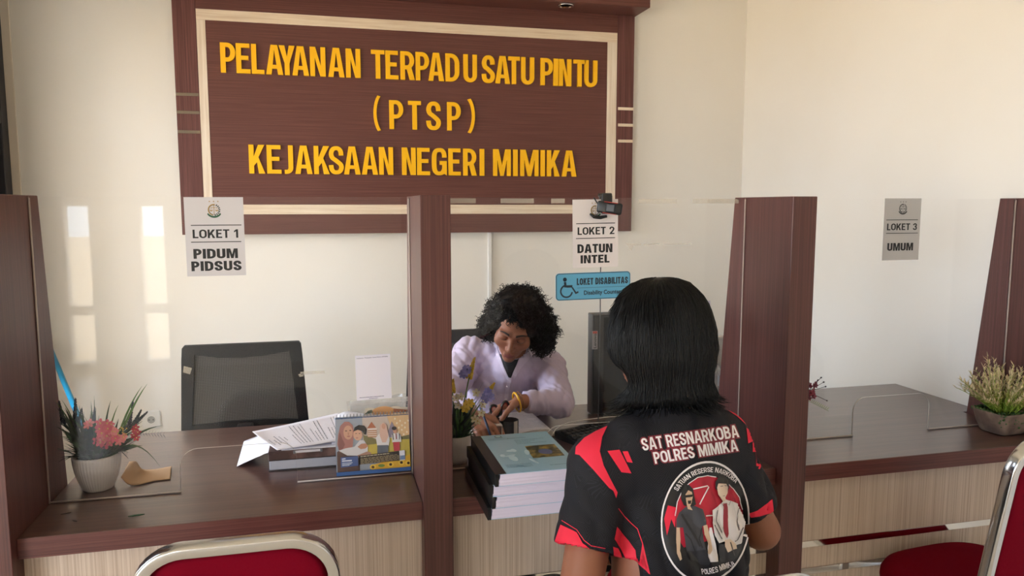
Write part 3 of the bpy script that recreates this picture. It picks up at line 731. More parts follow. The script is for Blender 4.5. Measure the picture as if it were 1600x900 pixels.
b = BM(); tube(b, [at(*q, Y=2.02) for q in ((948, 338), (938, 340), (928, 339), (922, 334))], [.004, .005, .0045, .003], 8)
tube(b, [at(*q, Y=2.02) for q in ((941, 325), (935, 320), (931, 314), (928, 309))], .0018, 6)
obj('bracket', b, M['black_plastic'], o, world=True, smooth=True)
b = BM(); x0 = at(938, 430, Y=2.052).x
tube(b, [(wc.x - .01, 2.054, 1.475), (x0 + .004, 2.053, 1.40), (x0, 2.052, 1.30), (x0 + .002, 2.052, 1.15), (x0 + .004, 2.06, 1.0), (x0 + .008, 2.075, .85), (x0 + .02, 2.10, CT + .004), (x0 + .06, 2.13, CT + .003)], .0016, 6)
obj('cable', b, M['black_plastic'], o, world=True, smooth=True)

# ================================================================ sheets of paper as bent surfaces
def sheet_bm(near, far, n=14, m=8, thick=.0006, sag=0.0):
    """surface between two polylines of world points"""
    def samp(pl, t):
        pl = [Vector(p) for p in pl]; L = [0]
        for i in range(1, len(pl)): L.append(L[-1] + (pl[i] - pl[i - 1]).length)
        s = t * L[-1]
        for i in range(1, len(pl)):
            if s <= L[i] + 1e-9:
                u = (s - L[i - 1]) / max(L[i] - L[i - 1], 1e-9); 
                # smooth (catmull-rom)
                p0 = pl[max(i - 2, 0)]; p1 = pl[i - 1]; p2 = pl[i]; p3 = pl[min(i + 1, len(pl) - 1)]
                return 0.5 * ((2 * p1) + (p2 - p0) * u + (2 * p0 - 5 * p1 + 4 * p2 - p3) * u * u + (3 * p1 - p0 - 3 * p2 + p3) * u ** 3)
        return pl[-1]
    b = BM(); g = []
    for j in range(m + 1):
        v = j / m
        g.append([samp(near, i / n).lerp(samp(far, i / n), v) + Vector((0, 0, -sag * 4 * v * (1 - v))) for i in range(n + 1)])
    V = [[b.verts.new(p) for p in r] for r in g]
    for j in range(m):
        for i in range(n): b.faces.new((V[j][i], V[j][i + 1], V[j + 1][i + 1], V[j + 1][i]))
    if thick:
        top = list(b.faces)
        r = bmesh.ops.extrude_face_region(b, geom=top)
        for v in [x for x in r['geom'] if isinstance(x, bmesh.types.BMVert)]: v.co.z += thick
        bmesh.ops.recalc_face_normals(b, faces=b.faces)
    return b, g
def on_sheet(g, lift=.0012):
    m = len(g) - 1; n = len(g[0]) - 1
    def fr(a, c, h=0.0):
        a = min(max(a, 0), .9999) * n; c = min(max(c, 0), .9999) * m; i = int(a); j = int(c); u = a - i; v = c - j
        p = g[j][i].lerp(g[j][i + 1], u).lerp(g[j + 1][i].lerp(g[j + 1][i + 1], u), v); return p + Vector((0, 0, lift + h))
    return fr
# two binders with loose sheets on top
bx0 = -.173; by0 = 2.142
o = thing('box_file', 'pale grey box file lying under the brown marbled file on the left worktop', 'file', (0, 2.26, CT))
b = BM(); box(b, bx0 + .002, .185, by0 + .004, 2.40, CT + .003, CT + .030, .002); obj('page_block', b, pm('file_grey', 'b9bac6', .6), o, world=True)
b = BM(); box(b, bx0, .188, by0, 2.405, CT, CT + .003, .001); box(b, bx0, .188, by0, 2.405, CT + .030, CT + .032, .001); obj('cover', b, pm('file_edge', '3a3236', .5), o, world=True)
o = thing('lever_file', 'brown marbled file with a clear label holder lying under the loose printed sheets', 'file', (0, 2.26, CT + .032))
b = BM(); box(b, bx0, .18, by0 - .002, 2.40, CT + .0325, CT + .058, .002); obj('spine', b, pm('marbled', '4a3633', .45, vary=(28, '7b5d55', .4, .7)), o, world=True)
b = BM(); p = at(460, 710, Y=by0); q = at(502, 705, Y=by0)
box(b, p.x, q.x, by0 - .004, by0 - .0015, CT + .050, CT + .057, .001); obj('label_holder', b, pm('label_holder', 'd8d2d6', .3), o, world=True, label='clear label holder')
b = BM()
for x in (p.x, q.x): box(b, x - .003, x + .003, by0 - .005, by0 - .001, CT + .048, CT + .058, .001)
obj('holder_end', b, M['grey_plastic'], o, world=True)
zt_ = CT + .0595
near = [at(370, 729, Z=CT + .002), at(385, 722, Z=CT + .012), at(405, 713, Z=CT + .034), at(430, 705.5, Z=CT + .056), Vector((0.0, by0 - .004, zt_)), Vector((.13, by0 - .006, zt_))]
far = [at(381, 690, Z=CT + .012), at(390, 686, Z=CT + .022), at(402, 682, Z=CT + .04), at(428, 674, Z=CT + .056), Vector((0.01, 2.37, zt_)), Vector((.13, 2.37, zt_))]
b, g = sheet_bm(near, far, 20, 8)
o = thing('loose_sheet', 'blank white sheet sliding off the brown file down to the worktop', 'paper', (-.1, 2.25, CT), group='loose sheets on the files')
obj('sheet', b, M['paper'], o, world=True, smooth=True)
near = [at(433, 703.5, Z=zt_ + .004), at(455, 700, Z=zt_ + .006), at(490, 695, Z=zt_ + .009), at(545, 686, Z=zt_ + .012)]
far = [at(394, 674.5, Z=zt_ + .012), at(412, 671, Z=zt_ + .006), at(460, 661, Z=zt_ + .010), at(530, 645, Z=zt_ + .016)]
b, g = sheet_bm(near, far, 20, 10, sag=.002)
o = thing('printed_sheet', 'printed letter with grey lines of text lying on top of the files', 'paper', (-.05, 2.25, zt_), group='loose sheets on the files')
obj('sheet', b, pm('paper_warm', 'dcd5da', .7), o, world=True, smooth=True)
b = BM(); fr = on_sheet(g); rn = random.Random(4)
for i in range(16):
    a = .38 + i * .036
    if i in (5, 10): continue
    e = .9 if rn.random() > .3 else rn.uniform(.5, .85); c = .12
    while c < e:
        w_ = rn.uniform(.03, .09); pts = [(a, c), (a, min(c + w_, e)), (a + .009, min(c + w_, e)), (a + .009, c)]; flat_poly(b, pts, fr); c += w_ + .015
for (a, c0, c1) in ((.08, .25, .5), (.13, .2, .45), (.17, .3, .6), (.22, .2, .55), (.27, .35, .5)):
    c = c0
    while c < c1: flat_poly(b, [(a, c), (a, c + .04), (a + .012, c + .04), (a + .012, c)], fr); c += .055
obj('print', b, M['ink_grey'], o, world=True)
near = [at(500, 690, Z=zt_ + .002), at(530, 688, Z=zt_ + .002), at(600, 680, Z=zt_ + .002)]
far = [at(500, 662, Z=zt_ + .004), at(545, 644, Z=zt_ + .022), at(600, 655, Z=zt_ + .004)]
b, g = sheet_bm([Vector((.0, 2.16, zt_ + .001)), Vector((.09, 2.16, zt_ + .001)), Vector((.17, 2.17, zt_ + .001))], [Vector((.0, 2.385, zt_ + .003)), at(541, 643, Y=2.385), Vector((.17, 2.385, zt_ + .003))], 14, 8)
o = thing('white_sheet', 'white sheet with a raised back edge lying behind the calendar', 'paper', (.08, 2.28, zt_), group='loose sheets on the files')
obj('sheet', b, M['paper'], o, world=True, smooth=True)
# clear plastic wrapper behind the calendar
rn = random.Random(8); b = BM(); g = []
tl, tr, bl, br = at(541, 628, Y=2.42), at(634, 614, Y=2.44), at(548, 664, Y=2.42), at(650, 660, Y=2.42)
for j in range(11):
    row = []
    for i in range(15):
        u, v = i / 14, j / 10; p = bl.lerp(br, u).lerp(tl.lerp(tr, u), v); row.append(p + Vector((0, rn.uniform(-.007, .007), rn.uniform(-.002, .002))))
    g.append(row)
V = [[b.verts.new(p) for p in r] for r in g]
for j in range(10):
    for i in range(14): b.faces.new((V[j][i], V[j][i + 1], V[j + 1][i + 1], V[j + 1][i]))
box(b, bl.x, br.x, 2.405, 2.47, CT + .0, CT + .11, .004)
wobj('plastic_wrapper', b, glassy('grey_film', milk=.36, milkcol='b9b6b6', rough=.12), 'crumpled clear plastic wrapper standing behind the desk calendar', 'packaging')
# desk calendar
cz0 = CT + .001; by = 2.062; ty = 2.098
cx0 = at(526, 745, Y=by).x; cx1 = at(646, 737, Y=by).x - .008
ztop = at(527, 652, Y=ty).z
o = thing('desk_calendar', 'spiral bound desk calendar with a family picture behind the left screen', 'calendar', ((cx0 + cx1) / 2, by + .02, CT))
W_ = cx1 - cx0; vv = Vector((0, ty - by, ztop - cz0)); H_ = vv.length
fr = plane_frame((cx0, by, cz0), (1, 0, 0), vv.normalized())
b = BM(); prism(b, [(0, 0), (W_, 0), (W_, H_), (0, H_)], -.003, 0, fr); obj('front_board', b, M['paper'], o, world=True)
fb = plane_frame((cx0, by + 2 * (ty - by) + .01, cz0), (1, 0, 0), (Vector((0, -(ty - by) - .01, ztop - cz0))).normalized())
b = BM(); prism(b, [(0, 0), (W_, 0), (W_, H_), (0, H_)], 0, .003, fb); box(b, cx0, cx1, by + .002, by + 2 * (ty - by) + .008, CT, CT + .003); obj('stand_board', b, pm('calendar_stand', '2c4f86', .5), o, world=True)
layers = [0]; bb = BM(); cm = []
def paint(col, pts):
    if col not in cm: cm.append(col)
    layers[0] += 1; q = []
    for x, yy in pts:
        u = (x - 910) / 605.0; v = ((748 - 30 * u) - yy) / 465.0
        q.append((min(max(u, 0.0), 1.0) * W_, min(max(v, 0.0), 1.0) * H_))
    flat_poly(bb, q, fr, .0002 + layers[0] * .00008, cm.index(col))
full = lambda y0, y1, x0=910, x1=1516: [(x0, y0), (x0, y1), (x1, y1 - 30 * (x1 - 910) / 605), (x1, y0 - 30 * (x1 - 910) / 605)]
paint('9aa2b0', full(275, 760)); paint('c8b9ae', full(275, 480, 1130, 1516)); paint('ddb98a', [(1330, 250), (1516, 250), (1516, 480), (1400, 480)]); paint('c6b24a', [(1130, 470), (1516, 445), (1516, 640), (1130, 640)])
paint('7d7446', [(1135, 430), (1190, 440), (1250, 470), (1250, 500), (1140, 510)]); paint('6d6842', [(1440, 448), (1516, 432), (1516, 468), (1440, 470)])
for i in range(12): paint('f0e2c8', ell(1400 + 9 * i + (i % 3) * 6, 300 + (i * 37) % 130, 7, 9, 8))
paint('8e8494', [(1340, 400), (1372, 322), (1412, 400), (1412, 450), (1345, 450)])
paint('b16a4c', [(1160, 385), (1205, 322), (1252, 385)]); paint('b88668', [(1170, 385), (1245, 385), (1245, 448), (1170, 448)]); paint('e2d5cc', [(1168, 375), (1248, 372), (1248, 388), (1168, 390)])
for i in range(3): paint('e8dccd', [(1172, 400 + 16 * i), (1244, 399 + 16 * i), (1244, 405 + 16 * i), (1172, 406 + 16 * i)])
paint('5f4640', [(918, 560), (1000, 500), (1095, 590), (1100, 725), (918, 732)])
paint('a9736c', [(922, 500), (932, 420), (950, 352), (985, 318), (1022, 320), (1050, 348), (1060, 400), (1052, 455), (1045, 520), (1020, 560), (940, 560)])
paint('8d5c58', [(930, 470), (945, 400), (962, 450), (985, 500), (960, 545), (930, 540)])
paint('c99b82', ell(1012, 405, 38, 56)); paint('4a322c', ell(996, 392, 9, 4, 8)); paint('4a322c', ell(1030, 389, 9, 4, 8)); paint('a8695e', ell(1015, 436, 14, 5, 10)); paint('b5846d', ell(1014, 415, 6, 12, 8))
paint('d3d0d4', [(932, 548), (990, 530), (1060, 520), (1105, 468), (1140, 470), (1168, 520), (1165, 580), (1080, 592), (1000, 588)])
paint('b08a78', [(1080, 590), (1160, 560), (1195, 570), (1190, 600), (1090, 610)])
paint('d6a88e', ell(1090, 425, 38, 45)); paint('1d1a1c', [(1055, 398), (1065, 365), (1100, 346), (1145, 352), (1164, 385), (1155, 425), (1138, 420), (1128, 395), (1090, 385)])
paint('3a2824', ell(1076, 415, 6, 3, 8)); paint('3a2824', ell(1104, 415, 6, 3, 8)); paint('b5736a', ell(1083, 450, 11, 4, 8))
paint('b98469', [(1085, 520), (1115, 498), (1150, 495), (1172, 515), (1150, 535), (1110, 540)])
paint('e0dcdd', [(1236, 450), (1270, 415), (1340, 412), (1350, 470), (1340, 520), (1245, 515)]); paint('5d6472', [(1246, 512), (1338, 512), (1332, 590), (1243, 595)])
paint('d9b3a2', [(1268, 430), (1275, 350), (1302, 330), (1330, 350), (1340, 440), (1318, 490), (1288, 490)]); paint('cf9c84', ell(1304, 360, 16, 22))
paint('e3dfe0', [(1368, 430), (1385, 418), (1420, 416), (1442, 430), (1446, 488), (1370, 492)]); paint('c33c4a', [(1376, 490), (1432, 488), (1430, 560), (1382, 562)]); paint('c8957a', ell(1396, 396, 17, 24)); paint('2a2224', ell(1390, 378, 20, 15)); paint('8c2f38', [(1400, 420), (1408, 420), (1410, 465), (1402, 468)])
paint('4b5a4c', [(1372, 425), (1380, 422), (1384, 470), (1376, 472)]); paint('4b5a4c', [(1428, 422), (1436, 424), (1434, 468), (1428, 470)])
paint('e2b036', [(1185, 672), (1280, 648), (1400, 625), (1516, 590), (1516, 690), (1195, 705)]); 
for x_, y_ in ((1205, 685), (1350, 668), (1440, 655), (1498, 660)): paint('f0c84a', ell(x_, y_, 26, 22, 14)); paint('4a3018', ell(x_, y_, 12, 11, 12))
paint('6f8a3f', ell(1275, 675, 28, 12, 10))
paint('362f2a', [(1095, 592), (1470, 556), (1474, 634), (1095, 662)]); paint('eceaf2', [(1425, 560), (1470, 556), (1472, 634), (1427, 638)]); paint('7d9ac4', [(1427, 600), (1471, 596), (1472, 630), (1427, 634)])
rn = random.Random(3)
for k in range(6):
    x = 1105
    while x < (1410 if k else 1340):
        w_ = rn.uniform(14, 34); yk = 600 + k * 9.5 - (x - 1100) * .09 + (6 if k else -2); paint('c9b68f' if k else 'e6dcc0', [(x, yk), (x + w_, yk - w_ * .09), (x + w_, yk - w_ * .09 + (3.2 if k else 5)), (x, yk + (3.2 if k else 5))]); x += w_ + 5
paint('4c6196', [(946, 600), (1086, 592), (1086, 668), (946, 680)])
for yk, xe, hh in ((610, 985, 8), (624, 1035, 10), (644, 1040, 4), (654, 1030, 4), (663, 1015, 4)): paint('dfe4f0', [(956, yk), (xe, yk - 3), (xe, yk - 3 + hh), (956, yk + hh)])
paint('2f5f9e', full(718, 765))
obj('picture', bb, [c_(x) for x in cm], o, world=True, label='picture of a mother hugging a child')
b = BM()
for i in range(22):
    x = cx0 + W_ * (i + .5) / 22; c = Vector((x, ty + .002, ztop)); 
    tube(b, [c + Vector((.0006 * math.sin(R(20 * k)), .0058 * math.cos(R(20 * k)), .0058 * math.sin(R(20 * k)))) for k in range(18)], .0008, 5, closed=True)
obj('spiral_binding', b, M['grey_plastic'], o, smooth=True, world=True)
b = BM(); fb2 = plane_frame((cx0, ty + .012, ztop - .06), (1, 0, 0), Vector((0, .12, 1)).normalized())
prism(b, [(.07, 0), (W_, 0), (W_, .071)] + [(W_ - .02 - .01 * k, .0725 + .004 * math.sin(k * .9)) for k in range(11)], -.0006, 0, fb2)
flat_poly(b, ell(W_ * .66, .062, .032, .016, 20), fb2, .0003, 1); flat_poly(b, [(W_ * .4, .058), (W_ * .45, .068), (W_ * .5, .07), (W_ * .53, .062)], fb2, .0003, 2); flat_poly(b, [(W_ * .8, .058), (W_, .058), (W_, .064), (W_ * .8, .07)], fb2, .0003, 3)
obj('turned_page', b, [c_('cdbfa8'), c_('d59a5e'), c_('47503a'), c_('a8623c')], o, world=True, label='turned page with an orange dome')
# curled brown paper strip
near = [at(189, 746, Z=CT + .018), at(200, 757, Z=CT + .004), at(216, 758, Z=CT + .003), at(240, 752, Z=CT + .002), at(266, 749, Z=CT + .002)]
far = [at(202, 722, Z=CT + .040), at(213, 722, Z=CT + .036), at(222, 733, Z=CT + .012), at(240, 734, Z=CT + .004), at(268, 729, Z=CT + .004)]
b, g = sheet_bm(near, far, 24, 8, thick=.0015)
o = thing('kraft_paper', 'curled strip of brown kraft paper on the worktop beside the white flower pot', 'paper', (-.5, 2.17, CT))
obj('sheet', b, pm('kraft', 'aa8866', .8, bump=(60, .3, .003)), o, world=True, smooth=True)
b = BM(); fr = on_sheet(g); flat_poly(b, [(.66, .55), (.72, .5), (.75, .56), (.70, .6)], fr); flat_poly(b, [(.78, .5), (.84, .47), (.85, .52), (.79, .55)], fr); obj('staple_hole', b, c_('5a3d28'), o, world=True)
# fallen leaf bits
for (px_, py_, col, a, l, lab) in ((213, 805, '1f4a28', .15, .018, 'small green fallen leaf on the front of the left worktop'), (103, 802, '2a2420', .3, .011, 'dark dry leaf bit on the left worktop by the divider'), (117, 814, '2a2420', -.6, .007, 'tiny dark crumb of leaf on the left worktop')):
    p = at(px_, py_, Z=CT + .001); b = BM()
    pts = [(-l, 0), (-l * .3, l * .22), (l * .5, l * .2), (l, 0), (l * .4, -l * .2), (-l * .4, -l * .18)]
    c, s = math.cos(a), math.sin(a)
    prism(b, [(p.x + x * c - yy * s, p.y + x * s + yy * c) for x, yy in pts], CT + .0004, CT + .0016)
    wobj('fallen_leaf', b, c_(col), lab, 'leaf', group='leaf bits on the left worktop')
# ================================================================ things on the middle worktop
def sweep(bm, pts, sec, nrm, caps=True, mi=0):
    """section sec [(a along in-plane side, b along nrm)] swept on a planar path with plane normal nrm"""
    pts = [Vector(p) for p in pts]; nrm = Vector(nrm).normalized(); rings = []
    for i, p in enumerate(pts):
        t = (pts[min(i + 1, len(pts) - 1)] - pts[max(i - 1, 0)]).normalized(); s = t.cross(nrm).normalized()
        rings.append([p + s * a + nrm * b for a, b in sec])
    loft(bm, rings, True, caps, mi)
# stack of four bound reports
bk = [(.004, 1.676, .0), (.012, 1.668, .006), (.006, 1.664, -.004), (.016, 1.650, .004)]
labs = ['bound report with black spine tape, lowest of the pile on the counter edge', 'bound report with black spine tape, second from the bottom of the pile',
        'bound report with black spine tape, third from the bottom of the pile', 'bound report with pale blue printed cover on top of the pile']
zb_ = CT
for i, (dx, y0, rz) in enumerate(bk):
    th = .0295; x0 = .352 + dx
    o = thing('bound_report', labs[i], 'book', (x0 + .105, y0 + .15, zb_), rz, group='pile of bound reports')
    b = BM(); rn = random.Random(i)
    nz = 7; ring = []
    for k in range(nz + 1):
        z = .0012 + (th - .0024) * k / nz; e = rn.uniform(-.0015, .0015) + .004 * (k / nz)
        ring.append([Vector((-.0985 + e, -.1485 + rn.uniform(-.0008, .0008), z)), Vector((.105, -.1485, z)), Vector((.105, .1485, z)), Vector((-.0985, .1485, z))])
    loft(b, ring); obj('page_block', b, pm('page_edges', 'd9d0e4', .75) if i == 0 else M['pages'], o)
    if i == 0: M['pages'] = bpy.data.materials['page_edges']
    b = BM(); box(b, -.105, .106, -.149, .149, th - .0012, th, .0003); box(b, -.105, .106, -.149, .149, 0, .0012, .0003)
    obj('cover', b, M.setdefault('cover_blue', pm('cover_blue', '9dc0d8', .22, spec=.5)), o, label='pale blue cover')
    b = BM(); box(b, -.1068, -.0985, -.1495, .1495, -.0002, th + .0003, .0005); box(b, -.1065, -.080, -.1493, .1493, th, th + .0005); obj('spine_tape', b, M.setdefault('spine_black', pm('spine_black', '0f0f10', .35)), o, label='black spine tape')
    if i == 3:
        fr = lambda a, c, h=0.0: Vector((-.078 + a * .183, -.148 + c * .296, th + .0004 + h))
        b = BM(); 
        flat_poly(b, [(.48, .30), (.93, .30), (.94, .62), (.50, .62)], fr, 0); obj('photo_patch', b, pm('cover_photo', '3f4238', .3, vary=(35, 'a08a4a', .45, .62)), o, label='dark photograph on the cover')
        b = BM(); flat_poly(b, ell(.72, .44, .10, .07, 14), fr, .0002); obj('photo_figure', b, c_('5a628c'), o)
        b = BM()
        text_lines(b, fr, .34, .62, .86, 1, .04, .012, rnd=random.Random(5)); text_lines(b, fr, .42, .86, .80, 4, .035, .010, rnd=random.Random(6)); text_lines(b, fr, .05, .40, .18, 3, .03, .009, rnd=random.Random(7)); text_lines(b, fr, .62, .95, .10, 1, .03, .010, rnd=random.Random(8)); text_lines(b, fr, .06, .36, .88, 2, .03, .008, rnd=random.Random(9))
        obj('cover_print', b, c_('4f7486'), o)
        b = BM(); flat_poly(b, ell(.23, .94, .055, .034, 16) , fr, .0007); flat_poly(b, ell(.23, .94, .04, .025, 16), fr, .0008, 1); flat_poly(b, [(.17, .90), (.29, .90), (.29, .912), (.17, .912)], fr, .0009); obj('cover_emblem', b, [c_('48606a'), c_('88aab4')], o)
        b = BM(); rn = random.Random(12)
        for k in range(7):
            x, y_ = rn.uniform(.05, .5), rn.uniform(.2, .7); flat_poly(b, ell(x, y_, rn.uniform(.03, .09), rn.uniform(.02, .07), 14, rot=rn.uniform(0, 3)), fr, .0001 + .00006 * k)
        obj('cover_pattern', b, c_('aac9da'), o)
    zb_ += th + .0006
# printed sheet under the reports
b = BM(); p = at(884, 712, Z=CT); q = at(900, 690, Z=CT)
o = thing('patterned_sheet', 'small grey patterned sheet lying flat beside the pile of reports', 'paper', (.66, 1.93, CT), .35)
b = BM(); box(b, -.075, .075, -.105, .105, .0005, .0015); obj('sheet', b, pm('patterned', '9d9aa0', .6, vary=(140, 'dcd8d8', .42, .6)), o)
# little drawer box
o = thing('drawer_box', 'small white desktop drawer box beside the potted flowers', 'box', (.462, 2.235, CT))
b = BM(); w_, d_, h_ = .094, .10, .074; t = .004
box(b, -w_ / 2, w_ / 2, -d_ / 2, d_ / 2, h_ - t, h_, .001); box(b, -w_ / 2, -w_ / 2 + t, -d_ / 2, d_ / 2, 0, h_ - t, .001); box(b, w_ / 2 - t, w_ / 2, -d_ / 2, d_ / 2, 0, h_ - t, .001)
box(b, -w_ / 2 + t, w_ / 2 - t, d_ / 2 - t, d_ / 2, 0, h_ - t); box(b, -w_ / 2 + t, w_ / 2 - t, -d_ / 2, d_ / 2, h_ / 2 - t, h_ / 2, .001); box(b, -w_ / 2 + t, w_ / 2 - t, -d_ / 2, d_ / 2, 0, t)
obj('case', b, pm('box_white', 'cbbfb8', .4), o)
for z in (.006, .040):
    b = BM(); box(b, -w_ / 2 + .006, w_ / 2 - .006, -d_ / 2 + .004, d_ / 2 - .006, z, z + .026, .002); dr = obj('drawer', b, M.setdefault('drawer', pm('drawer_rose', 'a88478', .4)), o)
    b = BM(); ball(b, (0, -d_ / 2 + .002, z + .013), .004); obj('knob', b, M['white_plastic'], dr, smooth=True)
# pen cup with scissors
cp = Vector((.545, 2.245, CT))
o = thing('pen_cup', 'dark grey pen cup with a white band holding the scissors', 'cup', cp)
b = BM(); lathe(b, [(.0, .001), (.026, 0), (.028, .004), (.029, .072), (.027, .072), (.026, .006), (.0, .006)], 28); obj('cup', b, pm('cup_grey', '45474c', .5), o, auto=40)
b = BM(); prism(b, [(.0292 * math.cos(R(a)), .0292 * math.sin(R(a))) for a in range(-75, -44, 5)] + [(.0298 * math.cos(R(a)), .0298 * math.sin(R(a))) for a in range(-45, -76, -5)], .001, .0725); obj('band', b, c_('c9c0bd'), o)
o = thing('scissors', 'black and red handled scissors standing upright in the pen cup', 'scissors', cp + Vector((-.004, 0, .02)))
ctr = [at(789, 640, Y=2.235), at(773.5, 642, Y=2.245)]; neck = at(781, 657, Y=2.242)
for k, (c0, rx, rz, tl) in enumerate(((ctr[0], .0125, .025, -.15), (ctr[1], .0125, .0185, .5))):
    pts = [c0 + Vector((rx * math.cos(a_) * math.cos(tl) - rz * math.sin(a_) * math.sin(tl), .004 * math.sin(a_), rx * math.cos(a_) * math.sin(tl) + rz * math.sin(a_) * math.cos(tl))) for a_ in [2 * PI * j / 22 for j in range(22)]]
    b = BM(); tube(b, pts, .0042, 8, closed=True); tube(b, [c0 + Vector((0, 0, -rz)), neck, neck + Vector((0, 0, -.02))], [.005, .006, .005], 8); h = obj('handle', b, M['black_plastic'], o, smooth=True, world=True)
    b = BM(); pin = [c0 + (p - c0) * .80 for p in pts]; tube(b, pin, .0026, 8, closed=True); obj('red_lining', b, c_('a02b2e'), h, smooth=True, world=True, label='red inner lining')
    b = BM(); sx = .003 * (1 if k else -1)
    prism(b, [(neck.x - .005 + sx, neck.z - .012), (neck.x + .005 + sx, neck.z - .012), (neck.x + .001 + sx, CT + .022)], 2.241 + .002 * k, 2.2425 + .002 * k, lambda a, c, hh: Vector((a, hh, c))); obj('blade', b, M['chrome_rough'], o, world=True)
b = BM(); c0 = at(764, 643, Y=2.28)
o = thing('hair_clip', 'grey plastic clip lying on the small drawer box', 'clip', (.47, 2.255, CT + .074))
tube(b, [(-.035, .0, .006), (-.015, .004, .012), (.01, .004, .014), (.035, -.004, .010)], [.004, .009, .010, .004], 10, flat=(1, .55)); obj('body', b, M['grey_plastic'], o, smooth=True)
# ledger
o = thing('ledger', 'thick open ledger under the woman\'s forearm', 'book', (.565, 2.375, CT), R(2))
b = BM(); rings = []
for x, zt in ((-.13, .012), (-.125, .020), (-.10, .027), (-.06, .027), (-.02, .021), (0, .017), (.02, .021), (.06, .027), (.10, .027), (.120, .023), (.130, .013)):
    rings.append([Vector((x, -.115, .003)), Vector((x, -.115, zt)), Vector((x, .115, zt)), Vector((x, .115, .003))])
loft(b, rings); obj('page_block', b, pm('ledger_pages', 'e6dfdc', .75), o, auto=35)
b = BM(); box(b, -.136, .136, -.120, .120, 0, .003, .001); obj('cover', b, c_('8d7c72'), o)
b = BM()
for s in (-1, 1): text_lines(b, lambda a, c, h=0.0: Vector((s * .066 + (a - .5) * .09, (c - .5) * .2, .0278 + h)), .05, .95, .9, 12, .075, .012, rnd=random.Random(s + 3))
obj('handwriting', b, M['ink_grey'], o)
# keyboard
A = at(866, 675, Z=CT + .02); Bd = at(952, 655.5, Z=CT + .02); ang = math.atan2(Bd.y - A.y, Bd.x - A.x)
o = thing('keyboard', 'black computer keyboard in front of the upright monitor', 'keyboard', (A.x, A.y, CT), ang)
b = BM(); prism(b, [(0, .006), (0, .018), (-.015, .018)] and [(0, 0), (-.135, 0), (-.135, .014), (0, .024)], 0, .43, lambda a, c, h: Vector((h, a, c)))
bmesh.ops.bevel(b, geom=list(b.edges), offset=.0025, segments=2, affect='EDGES'); obj('body', b, M['black_plastic'], o, auto=40)
for rr_ in range(5):
    nk = 15
    for k in range(nk):
        if rr_ == 4 and 4 <= k <= 8:
            if k > 4: continue
            x0, x1 = .008 + .0196 * 4, .008 + .0196 * 9 - .003
        else: x0 = .008 + .0196 * k; x1 = x0 + .0166
        yk = -.022 - rr_ * .0195; zk = .024 - .0741 * (-yk)
        b = BM(); box(b, x0, x1, yk - .0165, yk, zk - .001, zk + .006, .002, 1); obj('key', b, M['black_matte'], o)
for rr_ in range(4):
    for k in range(4):
        x0 = .335 + .0205 * k; yk = -.03 - rr_ * .0205; zk = .024 - .0741 * (-yk); b = BM(); box(b, x0, x0 + .017, yk - .017, yk, zk - .001, zk + .006, .002, 1); obj('key', b, M['black_matte'], o)
b = BM(); tube(b, [at(*q, Z=zz) for q, zz in (((857, 694), CT + .004), ((861, 682), CT + .012), ((868, 671), CT + .026), ((878, 664), CT + .034), ((890, 660), CT + .036), ((915, 656), CT + .036), ((945, 652), CT + .03), ((970, 650), CT + .003))], .0017, 6)
wobj('white_cable', b, c_('d6d0cb'), 'thin white cable looping over the left end of the keyboard', 'cable', smooth=True)
# upright monitor turned to the visitors
p = at(922, 648, Z=CT + .004); yM = p.y; xM = p.x + .004
zM1 = at(925, 491, Y=yM).z
o = thing('monitor', 'black upright screen standing on edge behind the keyboard', 'monitor', (xM + .11, yM + .02, CT))
b = BM(); box(b, xM, xM + .235, yM, yM + .045, CT + .004, zM1, .003, 2); obj('housing', b, pm('monitor_grey', '55575b', .4), o, world=True, auto=40)
b = BM(); box(b, xM + .004, xM + .231, yM - .004, yM + .002, CT + .008, zM1 - .004, .0015, 1); obj('bezel', b, M['black_plastic'], o, world=True)
b = BM(); box(b, xM + .042, xM + .224, yM - .0052, yM - .003, CT + .016, zM1 - .012); obj('screen', b, M['screen'], o, world=True)
lp0 = at(925, 546, Y=yM - .005); lp1 = at(934, 517, Y=yM - .005)
b = BM(); box(b, lp0.x, lp1.x, yM - .0052, yM - .003, lp0.z, lp1.z, .0005); sl = obj('maker_plate', b, pm('plate_silver', '9a9698', .35), o, world=True, label='small silver plate with upright lettering')
fr = lambda a, c, h=0.0: Vector((lp1.x - c, yM - .0055 - h, lp0.z + a))
b = BM(); wl, hl = lp1.z - lp0.z, lp1.x - lp0.x; add_text(b, 'Lenovo', fr, .06 * wl, .22 * hl, .8 * wl, .5 * hl, weight=.02); obj('lettering', b, c_('2b2a2c'), sl, world=True)
b = BM(); flat_poly(b, [(.86 * wl, .1 * hl), (.99 * wl, .1 * hl), (.99 * wl, .9 * hl), (.86 * wl, .9 * hl)], fr, .0001); obj('red_corner', b, c_('b5483f'), sl, world=True)
b = BM(); tube(b, [(xM + .03, yM - .004, CT + .02), (xM + .05, yM - .03, CT + .006), (xM + .11, yM - .05, CT + .003), (xM + .22, yM - .06, CT + .003)], .0022, 6); obj('cable', b, M['black_plastic'], o, world=True, smooth=True)
b = BM(); box(b, xM + .04, xM + .19, yM - .02, yM + .10, CT, CT + .006, .002); obj('foot', b, M['black_plastic'], o, world=True)
